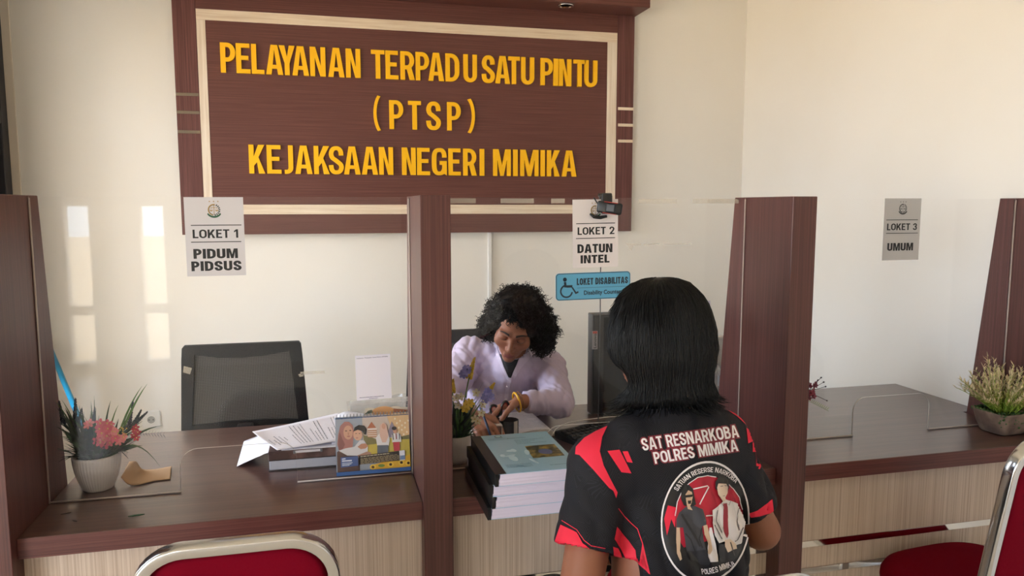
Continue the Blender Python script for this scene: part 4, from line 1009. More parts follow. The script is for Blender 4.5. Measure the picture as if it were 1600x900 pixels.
# bottle, wrapper, storage box by the divider
bt = Vector((1.462, 2.53, CT))
o = thing('water_bottle', 'clear plastic water bottle with a dark blue cap next to the divider', 'bottle', bt)
b = BM(); hb = at(1120, 560, Y=2.53).z - CT
lathe(b, [(.0, .003), (.024, 0), (.030, .006), (.031, .03), (.029, .034), (.031, .038), (.031, .06), (.031, hb * .62), (.028, hb * .70), (.017, hb * .86), (.0125, hb * .90), (.0125, hb * .95)], 28); obj('body', b, glassy('bottle_clear', tint=(.9, .93, .96), milk=.16, milkcol='c8d0d8', f0=.08, scratch=False), o, smooth=True)
b = BM(); lathe(b, [(.0, hb * .92), (.0155, hb * .92), (.0158, hb * 1.0), (.014, hb * 1.03), (.0, hb * 1.03)], 24, ripple=(24, .02)); obj('cap', b, pm('cap_blue', '23285a', .4), o, smooth=True, label='dark blue cap')
b = BM(); lathe(b, [(.0316, hb * .36), (.0316, hb * .60)], 28); obj('label_sleeve', b, pm('bottle_label', 'a9bccf', .45), o, smooth=True, label='pale blue label')
b = BM(); hl = hb * .09
vs_, fs_, asp = text_raw('AQUA', .03)
V = []
for x, y_, z in vs_:
    a = R(-150 + 75 * x); V.append(b.verts.new((.0320 * math.cos(a), .0320 * math.sin(a), hb * .46 + y_ * hl)))
for t_ in fs_:
    try: b.faces.new([V[i] for i in t_])
    except Exception: pass
obj('label_wording', b, c_('3a4a74'), o)
o = thing('storage_box', 'grey marbled box behind the bottle and the divider', 'box', (1.50, 2.585, CT))
p = at(1110, 526, Y=2.60)
b = BM(); box(b, -.125, .10, .0, .035, 0, p.z - CT, .003); obj('body', b, pm('marbled_grey', '8f8b88', .5, vary=(30, 'aaa6a2', .4, .65)), o, auto=40)
b = BM(); rn = random.Random(5)
bmesh.ops.create_icosphere(b, subdivisions=3, radius=1.0)
for v in b.verts:
    n = 1 + .22 * math.sin(9 * v.co.x + 3 * v.co.z) * math.cos(7 * v.co.y) + rn.uniform(-.09, .09); v.co = Vector((1.372 + v.co.x * .046 * n, 2.50 + v.co.y * .05 * n, CT + max(.0005, .085 + v.co.z * .085 * n)))
wobj('plastic_bag', b, glassy('bag_film', milk=.45, milkcol='b4aca6', rough=.15), 'crumpled see-through plastic bag between the man\'s hair and the bottle', 'bag')

# ================================================================ potted flowers
def blade(bm, p, d, L, w, bend, n=7, mi=0, twist=0.0, rnd=random):
    d = Vector(d).normalized(); side = d.cross(Vector((0, 0, 1)))
    if side.length < 1e-3: side = Vector((1, 0, 0))
    side.normalize(); side = Matrix.Rotation(twist, 3, d) @ side
    q = Vector(p); pr = None
    for i in range(n + 1):
        t = i / n; ww = w * (0.35 + 2.2 * t * (1 - t) * 1.0) * (1 - t ** 3) if i < n else 0.0002
        up = side.cross(d) * ww * .25
        cur = [bm.verts.new(q - side * ww), bm.verts.new(q - up), bm.verts.new(q + side * ww)]
        if pr:
            for k in range(2): bm.faces.new((pr[k], pr[k + 1], cur[k + 1], cur[k])).material_index = mi
        pr = cur; q = q + d * (L / n); d = (d + Vector((0, 0, -bend / n))).normalized(); side = (side - d * side.dot(d)).normalized()
    return q
def bloom(bm, c, nrm, r, petals=5, mi=0, mic=1, cup=.3):
    nrm = Vector(nrm).normalized(); u = nrm.orthogonal().normalized(); v = nrm.cross(u)
    for k in range(petals):
        a = 2 * PI * k / petals; e = u * math.cos(a) + v * math.sin(a); f = nrm.cross(e)
        P = [Vector(c), Vector(c) + e * r * .55 + f * r * .36 + nrm * r * cup * .6, Vector(c) + e * r + f * r * .2 + nrm * r * cup, Vector(c) + e * r - f * r * .2 + nrm * r * cup, Vector(c) + e * r * .55 - f * r * .36 + nrm * r * cup * .6]
        bm.faces.new([bm.verts.new(p) for p in P]).material_index = mi
    ball(bm, Vector(c) + nrm * r * .12, r * .2, 6, 4, mi=mic)
def spike(bm, p, tip, r0, n, mi, rnd, bud=.35):
    p = Vector(p); tip = Vector(tip); ax = (tip - p).normalized(); u = ax.orthogonal().normalized(); v = ax.cross(u)
    for i in range(n):
        t = i / n; a = i * 2.4; r = r0 * (1 - t * .75); q = p.lerp(tip, t); e = (u * math.cos(a) + v * math.sin(a))
        ball(bm, q + e * r * .7, r * bud + .0008, 5, 4, sc=(1, 1, 1.5), mi=mi)
G1 = c_('2c4a2a'); G2 = c_('4d7233'); G3 = c_('8fa244'); G4 = c_('1f3022')
def pot_soil(o, r, z):
    b = BM(); lathe(b, [(0, z + .004), (r * .6, z + .003), (r, z)], 20); obj('moss', b, G4, o, smooth=True)
# left pot
c1 = at(152, 765, Z=CT); c1.y += .012
o = thing('potted_flowers', 'white ribbed pot with pink artificial flowers at the left end of the worktop', 'potted plant', c1, group='potted artificial plants on the counter')
rt = .0575; rb_ = .034; hp = .094
b = BM(); prof = [(0, 0.002), (rb_ - .004, 0)] + [(rb_ + (rt - rb_) * math.sin(t * PI / 2) ** .8, hp * t) for t in [.0, .06, .15, .28, .42, .58, .75, .92]] + [(rt, hp), (rt - .004, hp), (rt - .006, hp - .012), (0, hp - .014)]
lathe(b, prof, 176, ripple=(44, .016)); obj('pot', b, pm('pot_white', 'cfc7c4', .55), o, smooth=True); pot_soil(o, rt - .006, hp - .012)
rn = random.Random(21); b = BM()
top = Vector((0, 0, hp - .01))
for i in range(190):
    a = rn.uniform(0, 2 * PI); lean = rn.uniform(.1, 1.35); q = top + Vector((math.cos(a), math.sin(a), 0)) * rn.uniform(0, .035)
    blade(b, q, (math.cos(a) * lean, math.sin(a) * lean * .8, 1), rn.uniform(.04, .085), rn.uniform(.004, .008), rn.uniform(.2, 1.4), mi=rn.choice([0, 0, 1, 2]), rnd=rn)
for (px_, py_, w_) in ((73, 625, .0045), (96, 624, .004), (142, 627, .004), (147, 618, .003), (173, 626, .004), (185, 633, .003), (222, 603, .004), (230, 600, .0045), (254, 665, .004), (250, 729, .0035), (90, 683, .003), (100, 640, .003)):
    tgt = at(px_, py_, Y=c1.y + rn.uniform(-.03, .03)) - c1; tgt.x = max(tgt.x, -.683 - c1.x); st = top + Vector((max(-.04, min(.04, tgt.x * .3)), 0, 0)); mid = st.lerp(tgt, .5) + Vector((0, 0, .035 if py_ < 700 else .085))
    P = [st * (1 - t) ** 2 + mid * 2 * t * (1 - t) + tgt * t * t for t in [k / 8 for k in range(9)]]
    for k in range(8):
        s = Vector((.5, .8, .2)).cross((P[k + 1] - P[k])).normalized()
        w0 = w_ * (1 - (k / 8) ** 2) * (.5 + k / 8 if k < 4 else 1); w1 = w_ * (1 - ((k + 1) / 8) ** 2) * (.5 + (k + 1) / 8 if k < 3 else 1) + .0002
        b.faces.new([b.verts.new(x) for x in (P[k] - s * w0, P[k] + s * w0, P[k + 1] + s * w1, P[k + 1] - s * w1)]).material_index = 3 if py_ < 640 and px_ > 180 or px_ < 100 else 1
for i in range(80):
    tgt = at(rn.uniform(80, 160), rn.uniform(632, 700), Y=c1.y + rn.uniform(-.04, .03)) - c1; tgt.x = max(tgt.x, -.68 - c1.x); q = top + Vector((rn.uniform(-.035, .02), rn.uniform(-.02, .02), 0)); d = tgt - q
    blade(b, q, d + Vector((0, 0, .02)), d.length, rn.uniform(.005, .009), .3, mi=rn.choice([0, 0, 1, 2]), twist=rn.uniform(0, 3), rnd=rn)
for i in range(40):
    tgt = at(rn.uniform(185, 225), rn.uniform(650, 705), Y=c1.y + rn.uniform(-.03, .03)) - c1; q = top + Vector((rn.uniform(0, .035), rn.uniform(-.02, .02), 0)); d = tgt - q
    blade(b, q, d + Vector((0, 0, .02)), d.length, rn.uniform(.004, .008), .3, mi=rn.choice([0, 1, 1, 2]), twist=rn.uniform(0, 3), rnd=rn)
obj('foliage', b, [G4, G1, c_('26382c'), G2], o, smooth=True)
b = BM()
for (bx, by_, tx, ty, r) in ((99, 662, 92, 626, .0065), (117, 664, 118, 622, .0075), (120, 668, 128, 638, .006), (201, 668, 208, 627, .006), (208, 664, 231, 643, .0055), (206, 668, 221, 640, .006), (146, 660, 148, 636, .004)):
    spike(b, at(bx, by_, Y=c1.y) - c1, at(tx, ty, Y=c1.y) - c1, r, 46, 0, rn)
    tube(b, [top, at(bx, by_, Y=c1.y) - c1, at(tx, ty, Y=c1.y) - c1], [.0015, .0013, .0006], 5)
for (x0, y0_, x1, y1) in ((218, 676, 255, 679), (185, 700, 197, 712)):
    for k in range(9):
        t = k / 8; q = at(x0 + (x1 - x0) * t, y0_ + (y1 - y0_) * t, Y=c1.y - .01) - c1
        for s in (-1, 1): blade(b, q, (.5, 0, s * .9), .011, .0028, 0, 3, rnd=rn)
obj('dark_spikes', b, c_('222a33'), o, smooth=True, label='dark flower spikes')
b = BM()
for i in range(34):
    px_ = rn.uniform(150, 182); py_ = rn.uniform(660, 696); 
    if (px_ - 166) ** 2 / 300 + (py_ - 678) ** 2 / 420 > 1: continue
    bloom(b, at(px_, py_, Y=c1.y - .045 + rn.uniform(-.008, .008)) - c1, (rn.uniform(-.6, .6), -1, rn.uniform(-.2, .7)), rn.uniform(.009, .013), 5, rn.choice([0, 0, 1]), 2)
for px_, py_ in ((190, 686), (186, 690), (193, 683), (140, 661), (137, 664)): bloom(b, at(px_, py_, Y=c1.y - .04) - c1, (rn.uniform(-.4, .6), -1, .3), .011, 5, 1, 2)
for px_, py_ in ((212, 668), (215, 675), (209, 680), (213, 684), (210, 672)): bloom(b, at(px_, py_, Y=c1.y - .02) - c1, (.3, -1, rn.uniform(-.2, .5)), .009, 5, 3, 2)
obj('pink_flowers', b, [c_('e0687c'), c_('e88a8c'), c_('d9b46a'), c_('b0283c')], o, label='cluster of coral pink flowers')
b = BM()
for i in range(26): ball(b, at(rn.uniform(178, 200), rn.uniform(668, 688), Y=c1.y - .04) - c1, .0022, 5, 4)
obj('yellow_buds', b, c_('c9a64e'), o)
# pot behind the middle divider, yellow and violet flowers
c2 = Vector((.352, 2.10, CT))
o = thing('potted_flowers', 'white pot with yellow and violet artificial flowers beside the small drawer box', 'potted plant', c2, group='potted artificial plants on the counter')
b = BM(); lathe(b, [(0, .002), (.030, 0), (.034, .02), (.040, .05), (.043, .083), (.039, .083), (.036, .07), (0, .07)], 36); obj('pot', b, pm('pot_grey_white', 'bdb3ae', .55), o, smooth=True); pot_soil(o, .036, .072)
b = BM(); top = Vector((0, 0, .072))
for i in range(110):
    a = rn.uniform(0, 2 * PI); lean = rn.uniform(.1, 1.0); q = top + Vector((math.cos(a), math.sin(a), 0)) * rn.uniform(0, .03)
    blade(b, q, (max(math.cos(a) * lean, -.25), math.sin(a) * lean * .6, 1), rn.uniform(.05, .10), rn.uniform(.003, .006), rn.uniform(.1, .9), mi=rn.choice([0, 0, 1, 2]), rnd=rn)
for i in range(110):
    tgt = at(rn.uniform(706, 752), rn.uniform(622, 694), Y=c2.y + rn.uniform(-.045, .02)) - c2; tgt.x = max(tgt.x, .297 - c2.x); q = top + Vector((rn.uniform(-.03, .03), rn.uniform(-.025, .02), 0)); d = tgt - q
    blade(b, q, d + Vector((0, 0, .02)), d.length, rn.uniform(.004, .008), .3, mi=rn.choice([0, 1, 1, 2]), twist=rn.uniform(0, 3), rnd=rn)
for px_, py_ in ((757, 590), (770, 592), (765, 600)):
    tgt = at(px_, py_, Y=2.09) - c2; d = tgt - top; blade(b, top, d, d.length, .005, .05, mi=2, rnd=rn)
obj('foliage', b, [G1, G4, G2], o, smooth=True)
b = BM()
for (bx, by_, tx, ty, r) in ((733, 590, 742, 558, .0105), (707, 612, 708, 592, .010), (764, 612, 773, 598, .008)):
    A_ = at(bx, by_, Y=2.09) - c2; spike(b, A_, at(tx, ty, Y=2.09) - c2, r, 40, 0, rn); tube(b, [top, A_], .0018, 6, mi=1)
for px_, py_ in ((729, 632), (727, 638), (734, 630)): bloom(b, at(px_, py_, Y=2.06) - c2, (rn.uniform(-.4, .4), -1, .4), .014, 6, 0, 0)
obj('yellow_flowers', b, [c_('c9a428'), G2], o, label='yellow flower spikes')
b = BM()
for px_, py_, r in ((727, 580, .012), (724, 583, .012), (730, 577, .011), (760, 617, .013), (757, 622, .013), (764, 621, .013), (762, 613, .011)): bloom(b, at(px_, py_, Y=2.065) - c2, (rn.uniform(-.5, .5), -1, rn.uniform(-.2, .6)), r * 1.2, 7, 0, 1, .5)
obj('violet_flowers', b, [c_('8d86c4'), c_('6a6294')], o, label='violet flowers')
b = BM()
for px_, py_ in ((716, 633), (720, 620), (713, 622), (742, 655), (746, 658), (752, 645), (744, 614), (754, 632)): bloom(b, at(px_, py_, Y=2.055) - c2, (rn.uniform(-.5, .5), -1, rn.uniform(0, .6)), .012, 5, 0, 1)
obj('cream_flowers', b, [c_('cfc3a4'), c_('b99a4c')], o, label='cream flowers')
# plant peeping out right of the big divider
c3 = Vector((1.372, 2.19, CT))
o = thing('potted_flowers', 'artificial plant with dark red blooms half hidden behind the right-hand divider', 'potted plant', c3, group='potted artificial plants on the counter')
b = BM(); lathe(b, [(0, .002), (.032, 0), (.042, .05), (.046, .085), (.042, .085), (.038, .072), (0, .07)], 36); obj('pot', b, M['paper'], o, smooth=True); pot_soil(o, .038, .074)
b = BM(); top = Vector((0, 0, .07))
for i in range(60):
    a = rn.uniform(0, 2 * PI); lean = rn.uniform(.2, 1.2); blade(b, top, (math.cos(a) * lean, math.sin(a) * lean, 1), rn.uniform(.06, .11), rn.uniform(.003, .006), rn.uniform(.3, 1.2), mi=rn.choice([0, 1]), rnd=rn)
for k in range(12):
    t = k / 11; q = at(1262 + 30 * t, 625 + 15 * t, Y=c3.y) - c3
    for s in (-1, 1): blade(b, q, (.7, 0, s * .7), .012, .002, 0, 3, mi=2, rnd=rn)
obj('foliage', b, [G1, G4, G3], o, smooth=True)
b = BM()
for q_ in ((1262, 612), (1258, 604), (1270, 618)): A_ = at(*q_, Y=c3.y) - c3; tube(b, [top, top.lerp(A_, .5) + Vector((0, 0, .02)), A_], .0014, 5, mi=2)
for i in range(12): bloom(b, at(rn.uniform(1255, 1275), rn.uniform(600, 622), Y=c3.y - rn.uniform(0, .03)) - c3, (rn.uniform(0, .8), -1, .3), .011, 6, 0, 1)
for tx, ty in ((1283, 590), (1287, 597), (1290, 604), (1292, 626), (1278, 594)):
    A_ = at(1262, 612, Y=c3.y) - c3; B_ = at(tx, ty, Y=c3.y) - c3; tube(b, [A_, B_], .0009, 5, mi=2); ball(b, B_, .003, 6, 4, mi=2)
obj('red_flowers', b, [c_('8c3446'), c_('5a2030'), c_('3c2a2a')], o, label='dark red flowers')
# mossy stone pot at the right end
c4 = Vector((2.148, 1.964, CT + .002))
o = thing('potted_plant', 'mossy stone pot with cream tipped feathery sprays at the right end of the counter', 'potted plant', c4, group='potted artificial plants on the counter')
b = BM(); rings = []
for z, w_ in ((0, .046), (.003, .049), (.03, .058), (.062, .064), (.068, .066), (.072, .064), (.066, .058), (.055, .054)):
    rings.append([Vector((x, y_, z + .0015 * math.sin(5 * i))) for i, (x, y_) in enumerate(rounded_rect(2 * w_, 2 * w_, .02, 5))])
loft(b, rings); obj('pot', b, pm('mossy_stone', '6e5a50', .9, vary=(16, '9a8474', .4, .7), bump=(60, .6, .004)), o, smooth=True)
b = BM(); rn2 = random.Random(3)
for i in range(420):
    a = rn2.uniform(0, 2 * PI); z = .072 - abs(rn2.gauss(0, .016)) if math.cos(a + 1.75) > .75 else rn2.uniform(.064, .073)
    z = max(z, .022); w_ = (.058 + .1 * (z - .03)); u = max(abs(math.cos(a)), abs(math.sin(a)))
    ball(b, (w_ / u * math.cos(a) * .99, w_ / u * math.sin(a) * .99, z), rn2.uniform(.002, .0042), 5, 4)
for i in range(140): ball(b, (rn2.uniform(-.05, .05), rn2.uniform(-.05, .05), .058 + rn2.uniform(0, .01)), rn2.uniform(.003, .006), 5, 4)
obj('moss', b, c_('3d5a2c'), o, smooth=True, label='green moss')
b = BM(); top = Vector((0, 0, .06))
for i in range(95):
    a = rn2.uniform(0, 2 * PI); lean = rn2.uniform(.05, 1.25); L = rn2.uniform(.12, .19) * (1.0 if lean < .6 else .85)
    d = Vector((math.cos(a) * lean, math.sin(a) * lean, 1)).normalized(); q = top + Vector((math.cos(a), math.sin(a), 0)) * rn2.uniform(0, .035)
    if q.x + d.x * L > .068: d.x *= .2; d.normalize()
    pts = [q]; dd = d.copy()
    for k in range(7): pts.append(pts[-1] + dd * L / 7); dd = (dd + Vector((0, 0, -.06 * lean))).normalized()
    tube(b, pts, [.0011] * 4 + [.0009] * 3 + [.0004], 4, mi=0)
    for k in range(2, 8):
        for j in range(6):
            e = Vector((rn2.uniform(-1, 1), rn2.uniform(-1, 1), rn2.uniform(-.2, 1))).normalized(); s = (dd * .9 + e).normalized()
            tipc = 2 if k >= 4 else (1 if k >= 3 else 0)
            blade(b, pts[k] - dd * rn2.uniform(0, L / 7), s, rn2.uniform(.011, .020), .0028, .2, 2, mi=tipc, rnd=rn2)
obj('sprays', b, [c_('93ad40'), c_('bdb968'), c_('e2cfa6')], o, smooth=True)
# ================================================================ chairs
def rsec(a, b, r=.004, n=3): return rounded_rect(a, b, r, n)
def arch_path(w, z0, z1, r, y_of, n=10):
    """inverted U, width w"""
    P = [(-w / 2, z0 + (z1 - r - z0) * t) for t in (0, .25, .5, .75)]
    P += [(-w / 2 + r - r * math.cos(R(90 * k / n)), z1 - r + r * math.sin(R(90 * k / n))) for k in range(n + 1)]
    P += [(w / 2 - r + r * math.sin(R(90 * k / n)), z1 - r + r * math.cos(R(90 * k / n))) for k in range(n + 1)]
    P += [(w / 2, z0 + (z1 - r - z0) * t) for t in (.75, .5, .25, 0)]
    return [Vector((x, y_of(z), z)) for x, z in P]
def red_chair(label, loc, rotz, w=.385, ztop=.868, slope=.16):
    o = thing('banquet_chair', label, 'chair', loc, rotz, group='red banquet chairs with chrome frames')
    yo = lambda z: -.20 - (z - .44) * slope
    nrm = Vector((0, 1, slope)).normalized()
    b = BM(); fw = .024
    sweep(b, arch_path(w - fw, .40, ztop - fw / 2, .085, yo), rsec(fw, .030, .005), nrm); obj('back_frame', b, M['chrome_rough'], o, auto=35, label='chrome frame')
    b = BM()   # padded back
    wi = w - 2 * fw + .003; pts = []
    r = .075; z0 = .50; z1 = ztop - fw
    out = [(-wi / 2, z0), (wi / 2, z0)] + [(wi / 2 - r + r * math.cos(R(a)), z1 - r + r * math.sin(R(a))) for a in range(0, 91, 10)] + [(-wi / 2 + r - r * math.sin(R(a)), z1 - r + r * math.cos(R(a))) for a in range(0, 91, 10)]
    cx, cz = 0, (z0 + z1) / 2; rings = []
    for s, dy in ((.0, -.010), (.5, -.011), (.8, -.0105), (.93, -.008), (1.0, 0), (1.0, .010), (.93, .024), (.75, .032), (.4, .036), (0, .037)):
        ring = []
        for x, z in out:
            X, Z = cx + (x - cx) * max(s, .002), cz + (z - cz) * max(s, .002)
            dent = .006 * math.exp(-((X - .0) / .06) ** 2 - ((Z - z1 + .012) / .012) ** 2) if dy < 0 else 0
            ring.append(Vector((X, yo(Z) + dy + dent, Z)))
        rings.append(ring)
    loft(b, rings); obj('back_cushion', b, M['red_fabric'], o, smooth=True)
    b = BM(); rings = []
    so = []
    for k in range(48):
        a = 2 * PI * k / 48; cxx = math.copysign(abs(math.cos(a)) ** .62, math.cos(a)); cyy = math.copysign(abs(math.sin(a)) ** .62, math.sin(a)); so.append((.215 * cxx * (1.0 + .04 * cyy), .172 * cyy - .05))
    for s, z in ((.0, .415), (.94, .415), (.985, .42), (1.0, .435), (.99, .455), (.93, .472), (.8, .479), (.4, .484), (0, .485)):
        rings.append([Vector((x * max(s, .002), y_ * max(s, .002) + .02, z)) for x, y_ in so])
    loft(b, rings); obj('seat_cushion', b, M['red_fabric'], o, smooth=True)
    b = BM(); rings = [[Vector((x * s, y_ * s + .02, z)) for x, y_ in so] for s, z in ((.9, .398), (.96, .398), (.96, .416), (.9, .416))]; loft(b, rings); obj('seat_band', b, M['chrome_rough'], o, auto=40, label='chrome band')
    for sx in (-1, 1):
        b = BM(); sweep(b, [(sx * .175, .09, .40), (sx * .19, .11, .2), (sx * .20, .13, 0)], rsec(.024, .024), (sx, 0, 0)); obj('leg', b, M['chrome_rough'], o, auto=40, label='chrome leg')
        b = BM(); sweep(b, [(sx * (w - fw) / 2, yo(.41), .41), (sx * .19, -.21, .25), (sx * .195, -.25, 0)], rsec(.024, .024), (sx, 0, 0)); obj('leg', b, M['chrome_rough'], o, auto=40, label='chrome leg')
    b = BM(); tube(b, [(-.19, .11, .2), (.19, .11, .2)], .009, 10); tube(b, [(-.192, -.22, .2), (.192, -.22, .2)], .009, 10); obj('stretcher', b, M['chrome_rough'], o, smooth=True)
    return o
p = at(369, 838, D=1.42)
red_chair('red banquet chair seen from behind at the left window, chrome frame round its back', (p.x, p.y + .255, p.z - .868), 0, w=.378)
red_chair('red banquet chair the man in the printed shirt is sitting on', (.668, 1.345, 0), 0, ztop=.868)
red_chair('red banquet chair in front of the right window, its empty round seat in view', (1.74, 1.695, 0), R(5), ztop=.95)

def office_chair(label, loc, rotz, w0, w1, z0, z1):
    o = thing('office_chair', label, 'chair', loc, rotz, group='black mesh office chairs behind the counter')
    y0 = -.04
    def fr(a, c, h=0.0): return Vector((a, y0 + (c - z0) * .08 - h, c))
    rnd = lambda wa, wb, za, zb, r: [(-wb / 2 + r * .3, zb), (-wb / 2, zb - r), (-wa / 2, za + r), (-wa / 2 + r * .3, za), (wa / 2 - r * .3, za), (wa / 2, za + r), (wb / 2, zb - r), (wb / 2 - r * .3, zb)]
    outer = rnd(w1, w0, z0, z1, .012)
    ix0, ix1 = w0 * .80, w1 * .83
    inner = [(-ix0 / 2, z1 - .036)] + [(-ix1 / 2, z0 + .018)] + [(-ix1 * .2, z0 + .026), (ix1 * .2, z0 + .026), (ix1 / 2, z0 + .018), (ix0 / 2, z1 - .036)] + [(ix0 * .25, z1 - .052), (0, z1 - .056), (-ix0 * .25, z1 - .05)]
    # frame as four bars round the mesh
    b = BM(); ti = z1 - .055
    prism(b, [(-w0 / 2 + .008, z1), (-w0 / 2, z1 - .01), (-w0 / 2 - (w1 - w0) * .1, ti)] + [(-ix0 / 2, z1 - .036), (-ix0 * .25, z1 - .05), (0, z1 - .056), (ix0 * .25, z1 - .052), (ix0 / 2, z1 - .036)] + [(w0 / 2 + (w1 - w0) * .1, ti), (w0 / 2, z1 - .01), (w0 / 2 - .008, z1)], -.012, .012, fr)
    prism(b, [(-w1 / 2, z0), (w1 / 2, z0), (ix1 / 2, z0 + .018), (ix1 * .2, z0 + .026), (-ix1 * .2, z0 + .026), (-ix1 / 2, z0 + .018)], -.012, .012, fr)
    for s in (-1, 1): prism(b, [(s * w1 / 2, z0), (s * ix1 / 2, z0 + .018), (s * ix0 / 2, z1 - .036), (s * (w0 / 2 + (w1 - w0) * .1), ti)], -.012, .012, fr)
    bmesh.ops.recalc_face_normals(b, faces=b.faces)
    obj('back_frame', b, M['black_matte'], o)
    m = bpy.data.materials.get('chair_mesh')
    if not m:
        m, nt, pb_ = newmat('chair_mesh'); N = nt.nodes.new; L = nt.links.new
        tc = N('ShaderNodeTexCoord'); br = N('ShaderNodeTexBrick'); br.offset = 0; br.inputs['Scale'].default_value = 1; br.inputs['Brick Width'].default_value = .0062; br.inputs['Row Height'].default_value = .0062; br.inputs['Mortar Size'].default_value = .0011
        br.inputs['Color1'].default_value = (0, 0, 0, 1); br.inputs['Color2'].default_value = (0, 0, 0, 1); br.inputs['Mortar'].default_value = (1, 1, 1, 1)
        sx = N('ShaderNodeSeparateXYZ'); cb = N('ShaderNodeCombineXYZ'); L(tc.outputs['Object'], sx.inputs[0]); L(sx.outputs['X'], cb.inputs['X']); L(sx.outputs['Z'], cb.inputs['Y']); L(cb.outputs[0], br.inputs['Vector'])
        mx = N('ShaderNodeMix'); mx.data_type = 'RGBA'; mx.inputs['A'].default_value = lin('6d6966'); mx.inputs['B'].default_value = lin('35322f'); L(br.outputs['Fac'], mx.inputs['Factor']); L(mx.outputs['Result'], pb_.inputs['Base Color']); pb_.inputs['Roughness'].default_value = .8
        tr = N('ShaderNodeBsdfTransparent'); ms = N('ShaderNodeMixShader'); ms.inputs['Fac'].default_value = .12; L(pb_.outputs[0], ms.inputs[1]); L(tr.outputs[0], ms.inputs[2]); L(ms.outputs[0], nt.nodes['Material Output'].inputs['Surface'])
    b = BM(); prism(b, inner, -.003, .003, fr); obj('back_mesh', b, m, o, label='grey see-through mesh')
    b = BM(); box(b, -.03, .03, -.02, .03, .42, z0 + .02, .006); obj('back_post', b, M['black_matte'], o)
    b = BM(); prism(b, rounded_rect(.47, .46, .07, 6, 0, .26), .44, .50); bmesh.ops.bevel(b, geom=[e for e in b.edges if abs(e.verts[0].co.z - e.verts[1].co.z) < 1e-5], offset=.015, segments=3, affect='EDGES'); obj('seat', b, M['black_matte'], o, auto=40)
    for s in (-1, 1):
        b = BM(); tube(b, [(s * .23, .12, .46), (s * .265, .10, .55), (s * .265, .09, .62)], .012, 8); rp = [Vector((x, y_, .62 + hh)) for hh in (0, .024) for x, y_ in ()]
        prism(b, rounded_rect(.05, .22, .02, 5, s * .262, .13), .62, .645); obj('armrest', b, M['black_matte'], o, auto=40)
    b = BM(); tube(b, [(0, .22, .44), (0, .22, .10)], [.03, .025], 14); obj('gas_column', b, M['black_plastic'], o, smooth=True)
    for k in range(5):
        a = 2 * PI * k / 5 + .3; b = BM(); tube(b, [(0, .22, .10), (.28 * math.cos(a), .22 + .28 * math.sin(a), .07)], [.022, .014], 8); lg = obj('leg', b, M['black_plastic'], o, smooth=True)
        b = BM(); ball(b, (.28 * math.cos(a), .22 + .28 * math.sin(a), .028), .028, 12, 8); obj('caster', b, M['black_plastic'], lg, smooth=True)
    return o
a_ = at(285, 543, Y=3.02); c_1 = at(472, 538, Y=3.02); d_ = at(280, 676, Y=3.0); e_ = at(475, 664, Y=3.0)
office_chair('empty black office chair with grey mesh back behind the left window', ((a_.x + c_1.x) / 2 - .005, 3.03, 0), R(180), c_1.x - a_.x, e_.x - d_.x + .02, .635, a_.z + .003)
a_ = at(637, 521, Y=3.05)
office_chair('black mesh office chair the woman is sitting on', (a_.x + .225, 3.08, 0), R(180), .43, .46, .65, a_.z)
